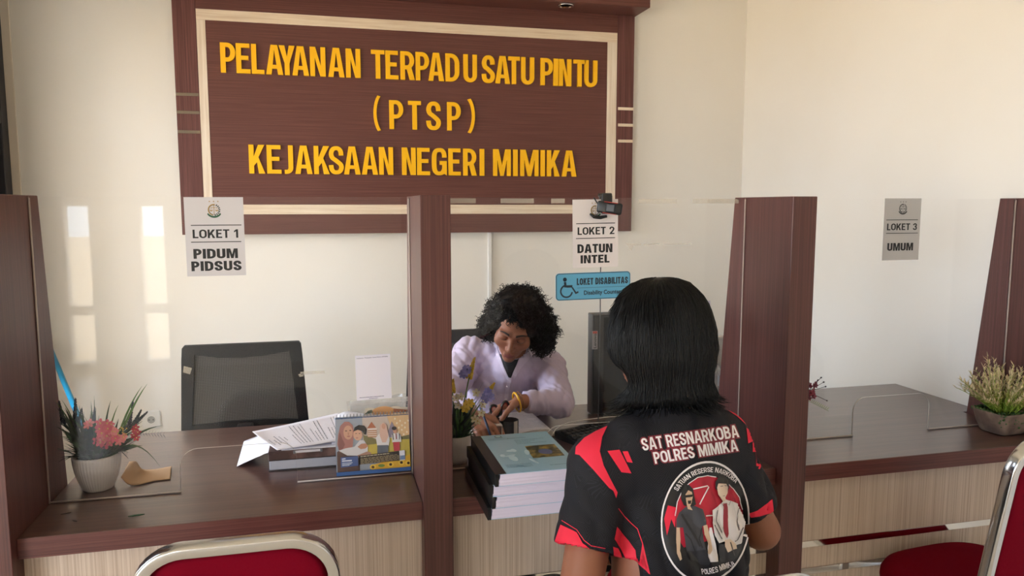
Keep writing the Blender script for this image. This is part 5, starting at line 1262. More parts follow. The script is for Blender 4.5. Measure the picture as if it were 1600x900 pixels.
# ================================================================ smooth surfaces for people and clothing
class Field:
    """signed distance grid with uneven spacing; shapes are blended smoothly, then meshed"""
    def __init__(s, xs, ys, zs):
        s.a = [np.asarray(v, np.float32) for v in (xs, ys, zs)]; s.D = np.full([len(v) for v in s.a], 1.0, np.float32)
    def block(s, lo, hi, m):
        sl = []; g = []
        for i in range(3):
            i0 = int(np.searchsorted(s.a[i], lo[i] - m)); i1 = int(np.searchsorted(s.a[i], hi[i] + m)); 
            if i1 <= i0: return None
            sl.append(slice(i0, i1)); sh = [1, 1, 1]; sh[i] = -1; g.append(s.a[i][i0:i1].reshape(sh))
        return tuple(sl), g
    def put(s, lo, hi, fn, k, m, sub=False):
        r = s.block(lo, hi, m + k)
        if r is None: return
        sl, (x, y, z) = r; d = fn(x, y, z).astype(np.float32); D = s.D[sl]
        if sub:
            d = -d
            if k > 0: h = np.clip(.5 - .5 * (D - d) / k, 0, 1); s.D[sl] = D * (1 - h) + d * h + k * h * (1 - h)
            else: s.D[sl] = np.maximum(D, d)
        else:
            if k > 0: h = np.clip(.5 + .5 * (D - d) / k, 0, 1); s.D[sl] = D * (1 - h) + d * h - k * h * (1 - h)
            else: s.D[sl] = np.minimum(D, d)
    def cap(s, a, b, ra, rb=None, k=.01, sub=False, m=.03):
        rb = ra if rb is None else rb; a = np.array(a, float); b = np.array(b, float); ba = b - a; L2 = max(float(ba @ ba), 1e-9)
        def fn(x, y, z):
            t = np.clip(((x - a[0]) * ba[0] + (y - a[1]) * ba[1] + (z - a[2]) * ba[2]) / L2, 0, 1)
            return np.sqrt((x - a[0] - t * ba[0]) ** 2 + (y - a[1] - t * ba[1]) ** 2 + (z - a[2] - t * ba[2]) ** 2) - (ra + (rb - ra) * t)
        r = max(ra, rb); s.put(np.minimum(a, b) - r, np.maximum(a, b) + r, fn, k, m, sub)
    def chain(s, pts, rs, k=.01):
        for i in range(len(pts) - 1): s.cap(pts[i], pts[i + 1], rs[i], rs[i + 1], k)
    def ell(s, c, r, k=.01, Q=None, sub=False, m=.03):
        """ellipsoid, radii r along the columns of Q"""
        c = np.array(c, float); r = np.array(r, float); Q = np.eye(3) if Q is None else np.array(Q, float)
        ext = np.sqrt(((Q * r) ** 2).sum(1))
        def fn(x, y, z):
            px, py, pz = x - c[0], y - c[1], z - c[2]; k0 = 0; k1 = 0
            for i in range(3):
                q = px * Q[0, i] + py * Q[1, i] + pz * Q[2, i]; k0 = k0 + (q / r[i]) ** 2; k1 = k1 + (q / r[i] ** 2) ** 2
            k0 = np.sqrt(k0); return k0 * (k0 - 1) / np.maximum(np.sqrt(k1), 1e-6)
        s.put(c - ext, c + ext, fn, k, m, sub)
    def half(s, p, n, lo, hi, k=0.0):
        """cut away the side the normal points to, inside the box lo..hi"""
        p = np.array(p, float); n = np.array(n, float); n /= np.linalg.norm(n)
        s.put(np.array(lo, float), np.array(hi, float), lambda x, y, z: -((x - p[0]) * n[0] + (y - p[1]) * n[1] + (z - p[2]) * n[2]) + 0 * x * y * z, k, 0.0, True)
    def warp(s, fn):
        x, y, z = (s.a[0][:, None, None], s.a[1][None, :, None], s.a[2][None, None, :]); msk = np.abs(s.D) < .05
        idx = np.nonzero(msk); s.D[idx] += fn(s.a[0][idx[0]], s.a[1][idx[1]], s.a[2][idx[2]]).astype(np.float32)
    def mesh(s):
        D = s.D; I = D < 0; n = D.shape
        any_ = np.zeros([v - 1 for v in n], bool); all_ = np.ones([v - 1 for v in n], bool)
        offs = [(i, j, k) for i in (0, 1) for j in (0, 1) for k in (0, 1)]
        for i, j, k in offs:
            q = I[i:n[0] - 1 + i, j:n[1] - 1 + j, k:n[2] - 1 + k]; any_ |= q; all_ &= q
        act = any_ & ~all_; ci = np.argwhere(act); cid = np.full(act.shape, -1, np.int64); cid[act] = np.arange(len(ci))
        P = np.zeros((len(ci), 3)); W = np.zeros(len(ci))
        for o in offs:
            for ax in range(3):
                if o[ax]: continue
                o2 = list(o); o2[ax] = 1
                a = ci + np.array(o); b = ci + np.array(o2); da = D[a[:, 0], a[:, 1], a[:, 2]].astype(float); db = D[b[:, 0], b[:, 1], b[:, 2]].astype(float)
                c = (da < 0) != (db < 0); t = np.where(c, da / np.where(c, da - db, 1), 0)
                pa = np.stack([s.a[i][a[:, i]] for i in range(3)], 1); pb = np.stack([s.a[i][b[:, i]] for i in range(3)], 1)
                P += np.where(c[:, None], pa + (pb - pa) * t[:, None], 0); W += c
        P /= np.maximum(W, 1)[:, None]; F = []
        for ax in range(3):
            u, v = (ax + 1) % 3, (ax + 2) % 3
            sl0 = [slice(None)] * 3; sl1 = [slice(None)] * 3; sl0[ax] = slice(0, -1); sl1[ax] = slice(1, None)
            A = I[tuple(sl0)]; B = I[tuple(sl1)]; e = np.argwhere(A != B)
            e = e[(e[:, u] > 0) & (e[:, v] > 0) & (e[:, u] < n[u] - 1) & (e[:, v] < n[v] - 1)]
            ins = A[e[:, 0], e[:, 1], e[:, 2]]
            def c_id(du, dv):
                q = e.copy(); q[:, u] -= du; q[:, v] -= dv; return cid[q[:, 0], q[:, 1], q[:, 2]]
            Q = np.stack([c_id(1, 1), c_id(0, 1), c_id(0, 0), c_id(1, 0)], 1); Q[~ins] = Q[~ins][:, ::-1]; F.append(Q)
        return P, np.concatenate(F)
def axis(lo, hi, h, fine=()):
    out = []; x = lo
    while x <= hi:
        out.append(x); hh = h
        for a, b, f in fine:
            if a <= x < b: hh = min(hh, f)
        x += hh
    return out
def np_mesh(name, P, F, mats, parent, matfn=None, smooth=True, label=None, relax=0):
    if relax:
        E_ = np.concatenate([F[:, [0, 1]], F[:, [1, 2]], F[:, [2, 3]], F[:, [3, 0]]]); 
        for _ in range(relax):
            S_ = np.zeros_like(P); N_ = np.zeros(len(P))
            np.add.at(S_, E_[:, 0], P[E_[:, 1]]); np.add.at(S_, E_[:, 1], P[E_[:, 0]]); np.add.at(N_, E_[:, 0], 1); np.add.at(N_, E_[:, 1], 1)
            P = P * .5 + .5 * S_ / np.maximum(N_, 1)[:, None]
    me = bpy.data.meshes.new(name); me.vertices.add(len(P)); me.vertices.foreach_set('co', P.astype(np.float32).ravel())
    me.loops.add(F.size); me.loops.foreach_set('vertex_index', F.astype(np.int32).ravel()); me.polygons.add(len(F)); me.polygons.foreach_set('loop_start', np.arange(0, F.size, 4, dtype=np.int32))
    try: me.polygons.foreach_set('loop_total', np.full(len(F), 4, np.int32))
    except Exception: pass
    me.update(calc_edges=True); me.validate()
    if matfn is not None and len(me.polygons) == len(F):
        c = P[F].mean(1); me.polygons.foreach_set('material_index', matfn(c).astype(np.int32))
    o = obj(name, me, mats, parent, smooth, world=True, label=label)
    return o, P, F
def bvh_of(P, F): return BVHTree.FromPolygons([tuple(p) for p in P], [tuple(int(i) for i in f) for f in F])
SKIN_W = pm('skin_warm_brown', '9a6650', .5, spec=.35, bump=(220, .12, .001), sub=.08)
SKIN_M = pm('skin_brown', '8d5c46', .5, spec=.35, bump=(220, .12, .001), sub=.08)
LIPS = pm('lips', '8a4a44', .45)
HAIR_C = pm('curly_hair', '15100e', .6, spec=.2)
HAIR_S = pm('straight_hair', '060607', .5, spec=.28)
def hand(fl, wrist, d, palm_n, side, s=1.0, curl=.9, k=.006, grip=0.0):
    """palm and five fingers as capsules; d points along the hand, palm_n out of the palm, side to the thumb"""
    w = np.array(wrist, float); d = np.array(d, float); d /= np.linalg.norm(d); pn = np.array(palm_n, float); pn -= d * (pn @ d); pn /= np.linalg.norm(pn); sd = np.array(side, float); sd -= d * (sd @ d) + pn * (sd @ pn); sd /= np.linalg.norm(sd)
    for q in (-.027, -.009, .009, .026): fl.cap(w + d * .012 * s + sd * q * .7 * s, w + d * .085 * s + sd * q * s, .013 * s, .0115 * s, k)
    for q, L in ((.030, .072), (.010, .080), (-.010, .074), (-.029, .058)):
        p = w + d * .088 * s + sd * q * s; dd = d.copy(); ang = 0
        for seg, r0, r1 in ((.45, .0098, .009), (.30, .009, .0083), (.25, .0083, .007)):
            ang += curl * .62; e = d * math.cos(ang) + pn * math.sin(ang); p2 = p + e * L * seg * s; fl.cap(p, p2, r0 * s, r1 * s, .003); p = p2
    p = w + d * .025 * s + sd * .030 * s; e = (d * .75 + sd * .65 + pn * .25); e /= np.linalg.norm(e)
    p2 = p + e * .040 * s; fl.cap(p, p2, .0135 * s, .0115 * s, .006); e2 = d * .85 + pn * (.45 + grip) + sd * .1; e2 /= np.linalg.norm(e2); p3 = p2 + e2 * .032 * s; fl.cap(p2, p3, .0112 * s, .0095 * s, .003); e3 = d * .8 + pn * .6 - sd * .1; e3 /= np.linalg.norm(e3); fl.cap(p3, p3 + e3 * .024 * s, .0095 * s, .008 * s, .003)
def head(fl, Hc, Q, s=1.0, female=True):
    """Q columns: image-right, forward, up"""
    Q = np.array(Q, float); H = np.array(Hc, float)
    L = lambda x, y, z: H + Q @ (np.array([x, y, z]) * s)
    E = lambda c, r, k=.012, sub=False: fl.ell(L(*c), np.array(r) * s, k, Q, sub)
    E((0, -.012, .040), (.073, .092, .082), .02); E((0, .030, -.020), (.060, .066, .080), .025); E((0, .046, -.070), (.042, .044, .046), .02); E((0, .076, -.103), (.021, .018, .017), .016)
    for x in (-1, 1):
        E((x * .040, .064, -.030), (.026, .024, .026), .016)
        E((x * .034, .092, .001), (.0195, .0125, .0115), .012, True)
        E((x * .0325, .0805, -.001), (.0165, .0135, .0125), .003)
        fl.cap(L(x * .012, .0945, .019), L(x * .046, .080, .021), .006 * s, .005 * s, .014)
        E((x * .0745, -.008, -.008), (.009, .020, .031), .006)
        E((x * .0112, .100, -.0405), (.0074, .0088, .0062), .005)
        E((x * .006, .104, -.0475), (.0033, .0045, .0025), .002, True)
    fl.cap(L(0, .091, .010), L(0, .107, -.032), .0065 * s, .0095 * s, .010); E((0, .109, -.036), (.0112, .0100, .0088), .006)
    E((0, .0945, -.0705), (.0225, .0110, .0060), .004); E((0, .0935, -.0785), (.0190, .0112, .0070), .004); 
    fl.cap(L(-.019, .1015, -.0742), L(.019, .1015, -.0742), .0014 * s, .0014 * s, .002, True)
    E((0, .088, -.092), (.016, .008, .004), .008, True)
    return L
def skin_mat(L_inv):
    pass
# ---- local frames of a head
def head_frame(az, pitch, roll):
    """azimuth (deg, 0 = +Y, positive towards +X), pitch down, roll (image-right side lower)"""
    a, p, r = R(az), R(pitch), R(roll)
    f = np.array([math.sin(a) * math.cos(p), math.cos(a) * math.cos(p), -math.sin(p)]); u = np.array([0, 0, 1.0]); u = u - f * (u @ f); u /= np.linalg.norm(u)
    rt = np.cross(f, u)     # anatomical right
    x = -rt if math.cos(a) < 0 else rt   # the side that shows on the right of the picture
    x2 = x * math.cos(r) - u * math.sin(r); u2 = u * math.cos(r) + x * math.sin(r)
    return np.stack([x2, f, u2], 1)
# ================================================================ prints laid onto cloth
def drape(polys, bvh, off=.0012, step=4.0, cams=EYE, mesh_tris=None):
    """printed shapes (outlines in survey pixels) laid onto the nearest cloth surface; returns a bmesh in world space"""
    out = BM()
    for pts in polys:
        b = BM(); tri = tessellate_polygon([[Vector((x, y, 0)) for x, y in pts]]); vs = [b.verts.new((x, y, 0)) for x, y in pts]
        for t in tri:
            try: b.faces.new([vs[i] for i in t])
            except Exception: pass
        _lay(b, out, bvh, off, step, cams)
    return out
def _lay(b, out, bvh, off, step, cams):
    xs = [v.co.x for v in b.verts]; ys = [v.co.y for v in b.verts]
    for ax, lo, hi in ((0, min(xs), max(xs)), (1, min(ys), max(ys))):
        c = math.floor(lo / step) * step + step
        while c < hi:
            no = (1, 0, 0) if ax == 0 else (0, 1, 0); co = (c, 0, 0) if ax == 0 else (0, c, 0)
            bmesh.ops.bisect_plane(b, geom=b.verts[:] + b.edges[:] + b.faces[:], plane_co=co, plane_no=no, dist=1e-5); c += step
    mp = {}; miss = []; ts = []
    for v in b.verts:
        d = ray(v.co.x, v.co.y).normalized(); hit, n, i, ds = bvh.ray_cast(cams, d)
        if hit is None: miss.append((v, d)); continue
        if n.dot(d) > 0: n = -n
        ts.append(ds); mp[v] = out.verts.new(hit + n * off)
    if ts:
        tm = sum(ts) / len(ts)
        for v, d in miss:      # just past the outline of the cloth: wrap onto its edge
            hit, n, i, ds = bvh.find_nearest(cams + d * tm)
            if hit is not None and ds < .05: mp[v] = out.verts.new(hit + (n if n.dot(d) < .6 else -n) * off)
    for f in b.faces:
        if all(v in mp for v in f.verts):
            try:
                g = out.faces.new([mp[v] for v in f.verts]); g.normal_update()
                if g.normal.dot(g.calc_center_median() - cams) > 0: g.normal_flip()
            except Exception: pass
    b.free()
def drape_text(s, o, u, v, bvh, off, out=None, stem=.2, step=4.0, fn=None, grow=0.0):
    """string with lower-left o, baseline vector u and height vector v, in survey pixels"""
    b = BM(); out = out or BM(); tmp = BM(); add_caps(tmp, s, lambda a, c, h=0.0: Vector((a, c, h)), 0, 0, 1, 1, stem=stem, grow=grow)
    tmp.verts.index_update(); vs = [v.co[:] for v in tmp.verts]; fs = [[v.index for v in f.verts] for f in tmp.faces]; tmp.free()
    V = []
    for x, y, z in vs:
        p = fn(x, y) if fn else (o[0] + u[0] * x + v[0] * y, o[1] + u[1] * x + v[1] * y); V.append(b.verts.new((p[0], p[1], 0)))
    for t in fs:
        try: b.faces.new([V[i] for i in t])
        except Exception: pass
    _lay(b, out, bvh, off, step, EYE); return out
def line_px(pts, w):
    """outline of a stroke of width w"""
    L = []; Rr = []
    for i, p in enumerate(pts):
        a = pts[max(i - 1, 0)]; c = pts[min(i + 1, len(pts) - 1)]; dx, dy = c[0] - a[0], c[1] - a[1]; n = math.hypot(dx, dy) or 1
        L.append((p[0] - dy / n * w / 2, p[1] + dx / n * w / 2)); Rr.append((p[0] + dy / n * w / 2, p[1] - dx / n * w / 2))
    return L + Rr[::-1]

# ================================================================ the woman behind the counter
V3 = lambda p: np.array(p[:], float)
QW = head_frame(203, 30, 13)
eye = V3(at(800, 531, D=2.44)); HW = eye - QW @ np.array([0, .084, 0])
wm = thing('person', 'woman with dark curly hair in a pale lilac blouse, bending over a ledger and writing', 'person', (.62, 2.85, 0))
NB = V3(at(800, 578, D=2.60)); SLf = V3(at(735, 553, D=2.70)); SRt = V3(at(857, 576, D=2.64))
CH = V3(at(797, 610, D=2.72)); BL_ = np.array([.66, 2.80, .72]); HP = np.array([.68, 2.92, .55])
ER = V3(at(874, 629, D=2.50)); WR_ = V3(at(812, 627, D=2.40)); EL_ = V3(at(690, 628, D=2.50)); WL_ = V3(at(738, 650, D=2.34))
ER[2] = max(ER[2], .815); WR_[2] = max(WR_[2], .826); EL_[2] = max(EL_[2], .81); WL_[2] = max(WL_[2], .83)
HRd = V3(at(768, 646, D=2.37)) - WR_; HLd = V3(at(762, 664, D=2.27)) - WL_; HRd[2] = -.02; HLd[2] = -.03
hx = (HW[0] - .10, HW[0] + .10, .0026); hy = (HW[1] - .14, HW[1] + .12, .0026); hz = (HW[2] - .15, HW[2] + .10, .0026)
hdx = (.40, .62, .0032); hdy = (2.18, 2.42, .0032); hdz = (.775, .88, .0032)
fl = Field(axis(.28, .98, .007, (hx, hdx)), axis(2.12, 3.1, .007, (hy, hdy)), axis(.02, 1.30, .008, (hz, hdz)))
fl.ell(CH, (.125, .082, .14), .03); fl.ell(BL_, (.115, .09, .14), .04); fl.ell(HP, (.165, .14, .11), .04)
fl.cap(SLf, SRt, .045, .045, .04); fl.cap(CH, NB, .08, .05, .04)
fl.cap(NB, HW + QW @ np.array([0, -.028, -.055]), .046, .047, .02)
for S_, E_, W__ in ((SLf, EL_, WL_), (SRt, ER, WR_)):
    fl.cap(S_, E_, .042, .032, .02); fl.cap(E_, W__, .031, .0225, .012)
for sx in (-1, 1):
    kn = HP + np.array([sx * .09, -.42, -.03]); fl.cap(HP + np.array([sx * .08, 0, 0]), kn, .078, .055, .02); fl.cap(kn, kn + np.array([0, .03, -.40]), .052, .036, .015); fl.cap(kn + np.array([0, .05, -.44]), kn + np.array([0, -.10, -.47]), .035, .028, .015)
hand(fl, WR_, HRd, (0, -.3, -1), (0, -1, .2), .86, .8); hand(fl, WL_, HLd, (.2, .2, -1), (.9, -.3, .5), .92, .9)
LW = head(fl, HW, QW, .91)
P, F = fl.mesh()
def wmat(c):
    q = ((c - HW) @ QW) / .91; x, y, z = q[:, 0], q[:, 1], q[:, 2]
    lip = (y > .086) & (z < -.0655 + .0015 * np.cos(x * 200) - np.abs(x) * .12) & (z > -.0850 + np.abs(x) * .42) & (np.abs(x) < .0215)
    return np.where(lip, 1, 0)
bodyW, P, F = np_mesh('body', P, F, [SKIN_W, LIPS], wm, wmat)
bvW = bvh_of(P, F); PW = P.copy()
def face_part(name, polys, mat, off=.0009):
    """little brow / lash strips lying on the face, drawn in head units"""
    b = BM(); fr = None
    for pts in polys:
        rows = []
        for x, z, t in pts:
            row = []
            for s in (1, .5, 0, -.5, -1):
                o_ = Vector(LW(x, .16, z + s * t)); d = Vector(-QW[:, 1]); h, n, i, ds = bvW.ray_cast(o_, d)
                row.append(h - d * off if h is not None else None)
            rows.append(row)
        for i in range(len(rows) - 1):
            for j in range(4):
                q = [rows[i][j], rows[i + 1][j], rows[i + 1][j + 1], rows[i][j + 1]]
                if all(v is not None for v in q):
                    f = b.faces.new([b.verts.new(v) for v in q]); f.normal_update()
                    if f.normal.dot(Vector(QW[:, 1])) < 0: f.normal_flip()
    return obj(name, b, mat, bodyW, world=True)
for sx in (-1, 1):
    face_part('eyebrow', [[(sx * (.012 + .038 * t), .0228 + .0050 * math.sin(t * 2.3) - .0045 * t, .0031 * (1 - .6 * t)) for t in [k / 8 for k in range(9)]]], c_('2b1d15'))
    face_part('eyelashes', [[(sx * (.0195 + .026 * t), -.0060 - .0035 * math.sin(t * PI), .0026) for t in [k / 8 for k in range(9)]]], c_('1b120e'))
    face_part('eyelid_crease', [[(sx * (.020 + .026 * t), .0075 + .002 * math.sin(t * PI), .0006) for t in [k / 8 for k in range(9)]]], c_('6b4032'), .0005)
# blouse
BLOUSE = pm('lilac_blouse', 'c2b2c8', .8, spec=.2, bump=(40, .25, .004), sheen=.2)
fb_ = Field(axis(.28, .98, .0042), axis(2.16, 3.02, .0048), axis(.60, 1.12, .0042))
fb_.ell(CH, (.155, .106, .165), .03); fb_.ell(BL_, (.15, .118, .17), .05); fb_.ell(HP + np.array([0, 0, .06]), (.175, .15, .09), .04)
fb_.cap(SLf, SRt, .054, .054, .03); fb_.cap(CH, NB, .095, .062, .04)
fb_.cap(SLf, EL_, .060, .056, .02); fb_.cap(EL_, WL_ + (EL_ - WL_) * .12, .054, .036, .02)
fb_.cap(SRt, ER, .060, .046, .02); e2 = WR_ + (ER - WR_) * .10; fb_.cap(ER, e2, .046, .031, .02)
nkd = (HW + QW @ np.array([0, -.02, -.06])) - NB
def wr(x, y, z):
    rid = lambda q: 1 - 2 * np.abs(np.sin(q)) ** .7
    a = .55 * rid(70 * x + 2.2 * np.sin(23 * z + 9 * y) + 34 * z) + .45 * rid(88 * z - 52 * x + 1.8 * np.sin(31 * x)) + .35 * np.sin(190 * x + 110 * z + 3 * np.sin(60 * y + 50 * x))
    return .0042 * a
fb_.warp(wr)
fb_.cap(NB, NB + nkd * .55, .058, .052, .02); fb_.cap(NB + nkd * .60 + np.array([0, -.012, 0]), NB + nkd * 1.4, .042, .056, .004, True)
vb = V3(at(796, 592, D=2.56)); vt = V3(at(800, 560, D=2.50))
fb_.cap(vb + np.array([0, -.03, 0]), vt, .003, .017, .004, True); fb_.cap(vb + np.array([0, .01, 0]), vt + np.array([0, .05, 0]), .002, .016, .004, True)
d_ = (WR_ - ER) / np.linalg.norm(WR_ - ER); fb_.half(e2 - d_ * .004, d_, e2 - .07, e2 + .07, .002)
dl = (WL_ - EL_) / np.linalg.norm(WL_ - EL_); e3 = WL_ + (EL_ - WL_) * .12; fb_.half(e3, dl, e3 - .07, e3 + .07, .002)
P, F = fb_.mesh(); bl, P, F = np_mesh('blouse', P, F, BLOUSE, wm, relax=1, label='pale lilac long-sleeved blouse'); bvB = bvh_of(P, F)
# black top in the neckline
ft = Field(axis(.45, .80, .005), axis(2.35, 2.85, .005), axis(.78, 1.06, .005)); ft.ell(CH + (NB - CH) * .55, (.08, .070, .06), .03); ft.cap(CH + (NB - CH) * .5, NB, .066, .050, .03); ft.cap(NB, NB + nkd * .22, .052, .0495, .01)
P, F = ft.mesh(); np_mesh('black_top', P, F, c_('17161a'), wm, label='black top in the neckline')
b = drape([[(781, 553), (812, 556), (807, 570), (798, 591), (795, 590), (788, 574)]], bvB, .0012, 2); obj('undershirt_front', b, c_('17161a'), bl, world=True, label='black top showing in the neckline')
b = drape([[(757, 519), (763, 532), (770, 549), (778, 541), (779, 530), (773, 522)], [(828, 548), (820, 553), (812, 560), (806, 572), (799, 588), (803, 592), (813, 576), (824, 562), (834, 556)], [(776, 540), (781, 552), (788, 574), (796, 592), (792, 592), (784, 575), (775, 552)]], bvB, .0035, 3)
obj('collar', b, pm('collar_lilac', 'cdbfd3', .75), bl, world=True)
b = drape([line_px([(797, 590), (793, 606), (790, 625), (789, 642)], 6)], bvB, .0022, 3); obj('button_placket', b, M.get('x') or bpy.data.materials['collar_lilac'], bl, world=True)
for px_, py_ in ((793, 603), (790, 624)):
    d = ray(px_, py_).normalized(); h, n, i, ds = bvB.ray_cast(EYE, d)
    if h is not None: b = BM(); ball(b, h + n * .003, .0042, 10, 6, sc=(1, .5, 1)); obj('button', b, M['paper'], bl, smooth=True, world=True)
# bracelet on the wrist
wv = Vector(HRd).normalized(); bc = Vector(WR_) + wv * .006; u = wv.orthogonal().normalized(); v = wv.cross(u)
for k, (t, col, r) in enumerate(((.004, 'e0a818', .0034), (-.008, '8a5a30', .002))):
    b = BM(); tube(b, [bc + wv * t + (u * math.cos(2 * PI * j / 28) + v * math.sin(2 * PI * j / 28)) * .0305 for j in range(28)], r, 8, closed=True); obj('bracelet', b, pm('bracelet_' + col, col, .35), wm, smooth=True, world=True, label='yellow bangle' if k == 0 else 'thin brown bangle')
# pen in the writing hand
b = BM(); hp_ = Vector(WL_) + Vector(HLd).normalized() * .10; tube(b, [hp_ + Vector((.012, -.012, -.030)), hp_ + Vector((.008, -.008, -.018)), hp_ + Vector((-.02, .03, .075))], [.0008, .0035, .004], 8)
wobj('pen', b, c_('2a3350'), 'dark pen held in the writing hand of the woman', 'pen', smooth=True)
# trousers and shoes
fs = Field(axis(.40, .96, .009), axis(2.35, 3.12, .009), axis(.0, .70, .009)); fs.ell(HP, (.18, .155, .115), .04)
for sx in (-1, 1):
    kn = HP + np.array([sx * .09, -.42, -.03]); fs.cap(HP + np.array([sx * .08, 0, 0]), kn, .09, .066, .03); fs.cap(kn, kn + np.array([0, .03, -.38]), .063, .052, .02)
P, F = fs.mesh(); np_mesh('trousers', P, F, c_('23242a'), wm)
for sx in (-1, 1):
    kn = HP + np.array([sx * .09, -.42, -.03]); b = BM(); ball(b, kn + np.array([0, -.05, -.475]), .045, 16, 10, sc=(1, 2.3, .95)); obj('shoe', b, c_('1a1a1c'), wm, smooth=True, world=True)
# curly hair: a soft mass and many ringlets
fh = Field(axis(HW[0] - .22, HW[0] + .22, .005), axis(HW[1] - .22, HW[1] + .22, .005), axis(HW[2] - .20, HW[2] + .17, .005))
Lh = lambda x, y, z: HW + QW @ np.array([x, y, z])
fh.ell(Lh(.004, -.020, .032), (.088, .098, .088), .02, QW)
pr = V3(at(845, 512, D=2.54)); fh.ell(pr, (.050, .07, .066), .03); pr2 = V3(at(847, 537, D=2.54)); fh.ell(pr2, (.032, .05, .030), .03)
pl_ = V3(at(774, 498, D=2.54)); fh.ell(pl_, (.036, .06, .055), .03); pl2 = V3(at(762, 512, D=2.56)); fh.ell(pl2, (.030, .04, .032), .02)
fh.ell(Lh(0, -.08, -.05), (.085, .06, .08), .03, QW)
fh.ell(Lh(-.004, .122, -.018), (.066, .088, .096), .012, QW, True)
fh.warp(lambda x, y, z: .006 * np.sin(90 * x + 2 * np.sin(70 * z)) * np.sin(85 * z + 60 * y))
P, F = fh.mesh(); hw_, P, F = np_mesh('hair', P, F, HAIR_C, wm, label='dark curly shoulder-length hair')
rn = random.Random(31); b = BM(); nv = len(P)
nrmP = np.zeros_like(P); fn_ = np.cross(P[F[:, 1]] - P[F[:, 0]], P[F[:, 2]] - P[F[:, 0]])
for k in range(4): np.add.at(nrmP, F[:, k], fn_)
nrmP /= np.maximum(np.linalg.norm(nrmP, axis=1), 1e-9)[:, None]
cnt = 0
qa = (PW - HW) @ QW; band = np.nonzero((qa[:, 1] > .02) & (((qa[:, 2] > .065) & (qa[:, 2] < .105)) | ((np.abs(qa[:, 0]) > .058) & (qa[:, 2] > -.02) & (qa[:, 2] < .08))))[0]
while cnt < 2350:
    if cnt < 1900: i = rn.randrange(nv); p = Vector(P[i]); n = Vector(nrmP[i]); q = QW.T @ (P[i] - HW)
    else: i = int(band[rn.randrange(len(band))]); p = Vector(PW[i]); q = np.array([0, 0, .2]); n = (p - Vector(HW)).normalized()
    if q[1] > .05 and -.14 < q[2] < .058 and abs(q[0]) < .064: continue
    cnt += 1
    down = Vector((0, 0, -1)); t = (down - n * down.dot(n)); t = t.normalized() if t.length > .05 else n.orthogonal().normalized()
    ax = (t * rn.uniform(.2, 1) + n * rn.uniform(.05, .55) + Vector((rn.uniform(-.5, .5), rn.uniform(-.5, .5), rn.uniform(-.3, .3)))).normalized()
    u = ax.orthogonal().normalized(); v = ax.cross(u); L = rn.uniform(.012, .030); r = rn.uniform(.0026, .0052); turns = rn.uniform(1.2, 2.4); ph = rn.uniform(0, 6.28); pts = []
    for k in range(13):
        s = k / 12; a = ph + turns * 2 * PI * s; pts.append(p + n * .001 + ax * L * s + (u * math.cos(a) + v * math.sin(a)) * r * (.6 + .4 * s))
    tube(b, pts, [.0011] * 8 + [.0009] * 3 + [.0006, .0003], 3, caps=False)
obj('ringlets', b, HAIR_C, hw_, smooth=True, world=True)

# ================================================================ the man in front of the counter
C7 = at(1042, 640, D=1.62); azv = R(-12)
fwd = np.array([math.sin(azv), math.cos(azv), 0]); rgt = np.array([math.cos(azv), -math.sin(azv), 0]); upv = np.array([0, 0, 1.0])
OV = np.array([C7.x, C7.y, 0]); LV = lambda r, f, u: OV + rgt * r + fwd * f + upv * u
QL = np.stack([rgt, fwd, upv], 1)
mn = thing('person', 'man seen from behind with black chin-length hair and a black and red printed shirt', 'person', (OV[0], OV[1] - .12, 0))
HM = V3(at(1027, 537, D=1.66)); QM = head_frame(-20, 8, 0)
NBm = LV(0, -.0, 1.045); SHL = LV(-.152, .02, .958); SHR = LV(.162, .02, .970)
ELm = V3(at(906, 925, D=1.50)); ERm = V3(at(1188, 828, D=1.74)); WLm = LV(-.10, .15, .685); WRm = LV(.14, .33, .80)
HPm = LV(0, -.15, .56)
def man_torso(fl, o, k=.04):
    Qt = QL
    fl.ell(LV(0, .02, .88), (.160 + o, .105 + o, .16 + o), k, Qt); fl.ell(LV(0, -.05, .74), (.155 + o, .105 + o, .17 + o), k, Qt); fl.ell(LV(0, -.12, .60), (.165 + o, .125 + o, .12 + o), k, Qt)
    fl.cap(SHL + np.array([0, 0, -.005]), SHR + np.array([0, 0, -.005]), .058 + o, .058 + o, k); fl.cap(LV(-.085, .0, 1.0), LV(.085, .0, 1.002), .052 + o, .052 + o, k); fl.cap(LV(0, .0, 1.0), LV(0, .012, 1.075), .07 + o, .052 + o, .03)
hdL = (WLm[0] - .08, WLm[0] + .12, .0038); hdR = (WRm[0] - .1, WRm[0] + .1, .0038)
fm = Field(axis(.28, 1.22, .0075, ((.34, .78, .005),)), axis(1.02, 2.02, .0075, ((1.70, 1.98, .0042),)), axis(.0, 1.36, .0085, ((.74, .86, .0042), (HM[2] - .14, HM[2] + .13, .005))))
man_torso(fm, 0); fm.cap(LV(0, -.0, 1.03), HM + QM @ np.array([0, -.02, -.06]), .055, .056, .03)
for S_, E_, W__ in ((SHL, ELm, WLm), (SHR, ERm, WRm)):
    fm.cap(S_, E_, .050, .043, .02); fm.cap(E_, W__, .042, .028, .012)
hand(fm, WLm, LV(.02, .25, .655) - WLm, (0, 0, -1), rgt, 1.0, .35); hand(fm, WRm, LV(.06, .47, .785) - WRm, (0, 0, -1), -rgt, 1.0, .35)
def man_legs(fl, o):
    for sx in (-1, 1):
        hp = HPm + rgt * sx * .09; kn = LV(sx * .14, .24, .53); an = LV(sx * .15, .17, .10); fl.cap(hp, kn, .082 + o, .062 + o, .03); fl.cap(kn, an, .056 + o, .04 + o * 1.5, .02)
    fl.ell(HPm, (.165 + o, .125 + o, .10 + o), .04, QL)
man_legs(fm, 0)
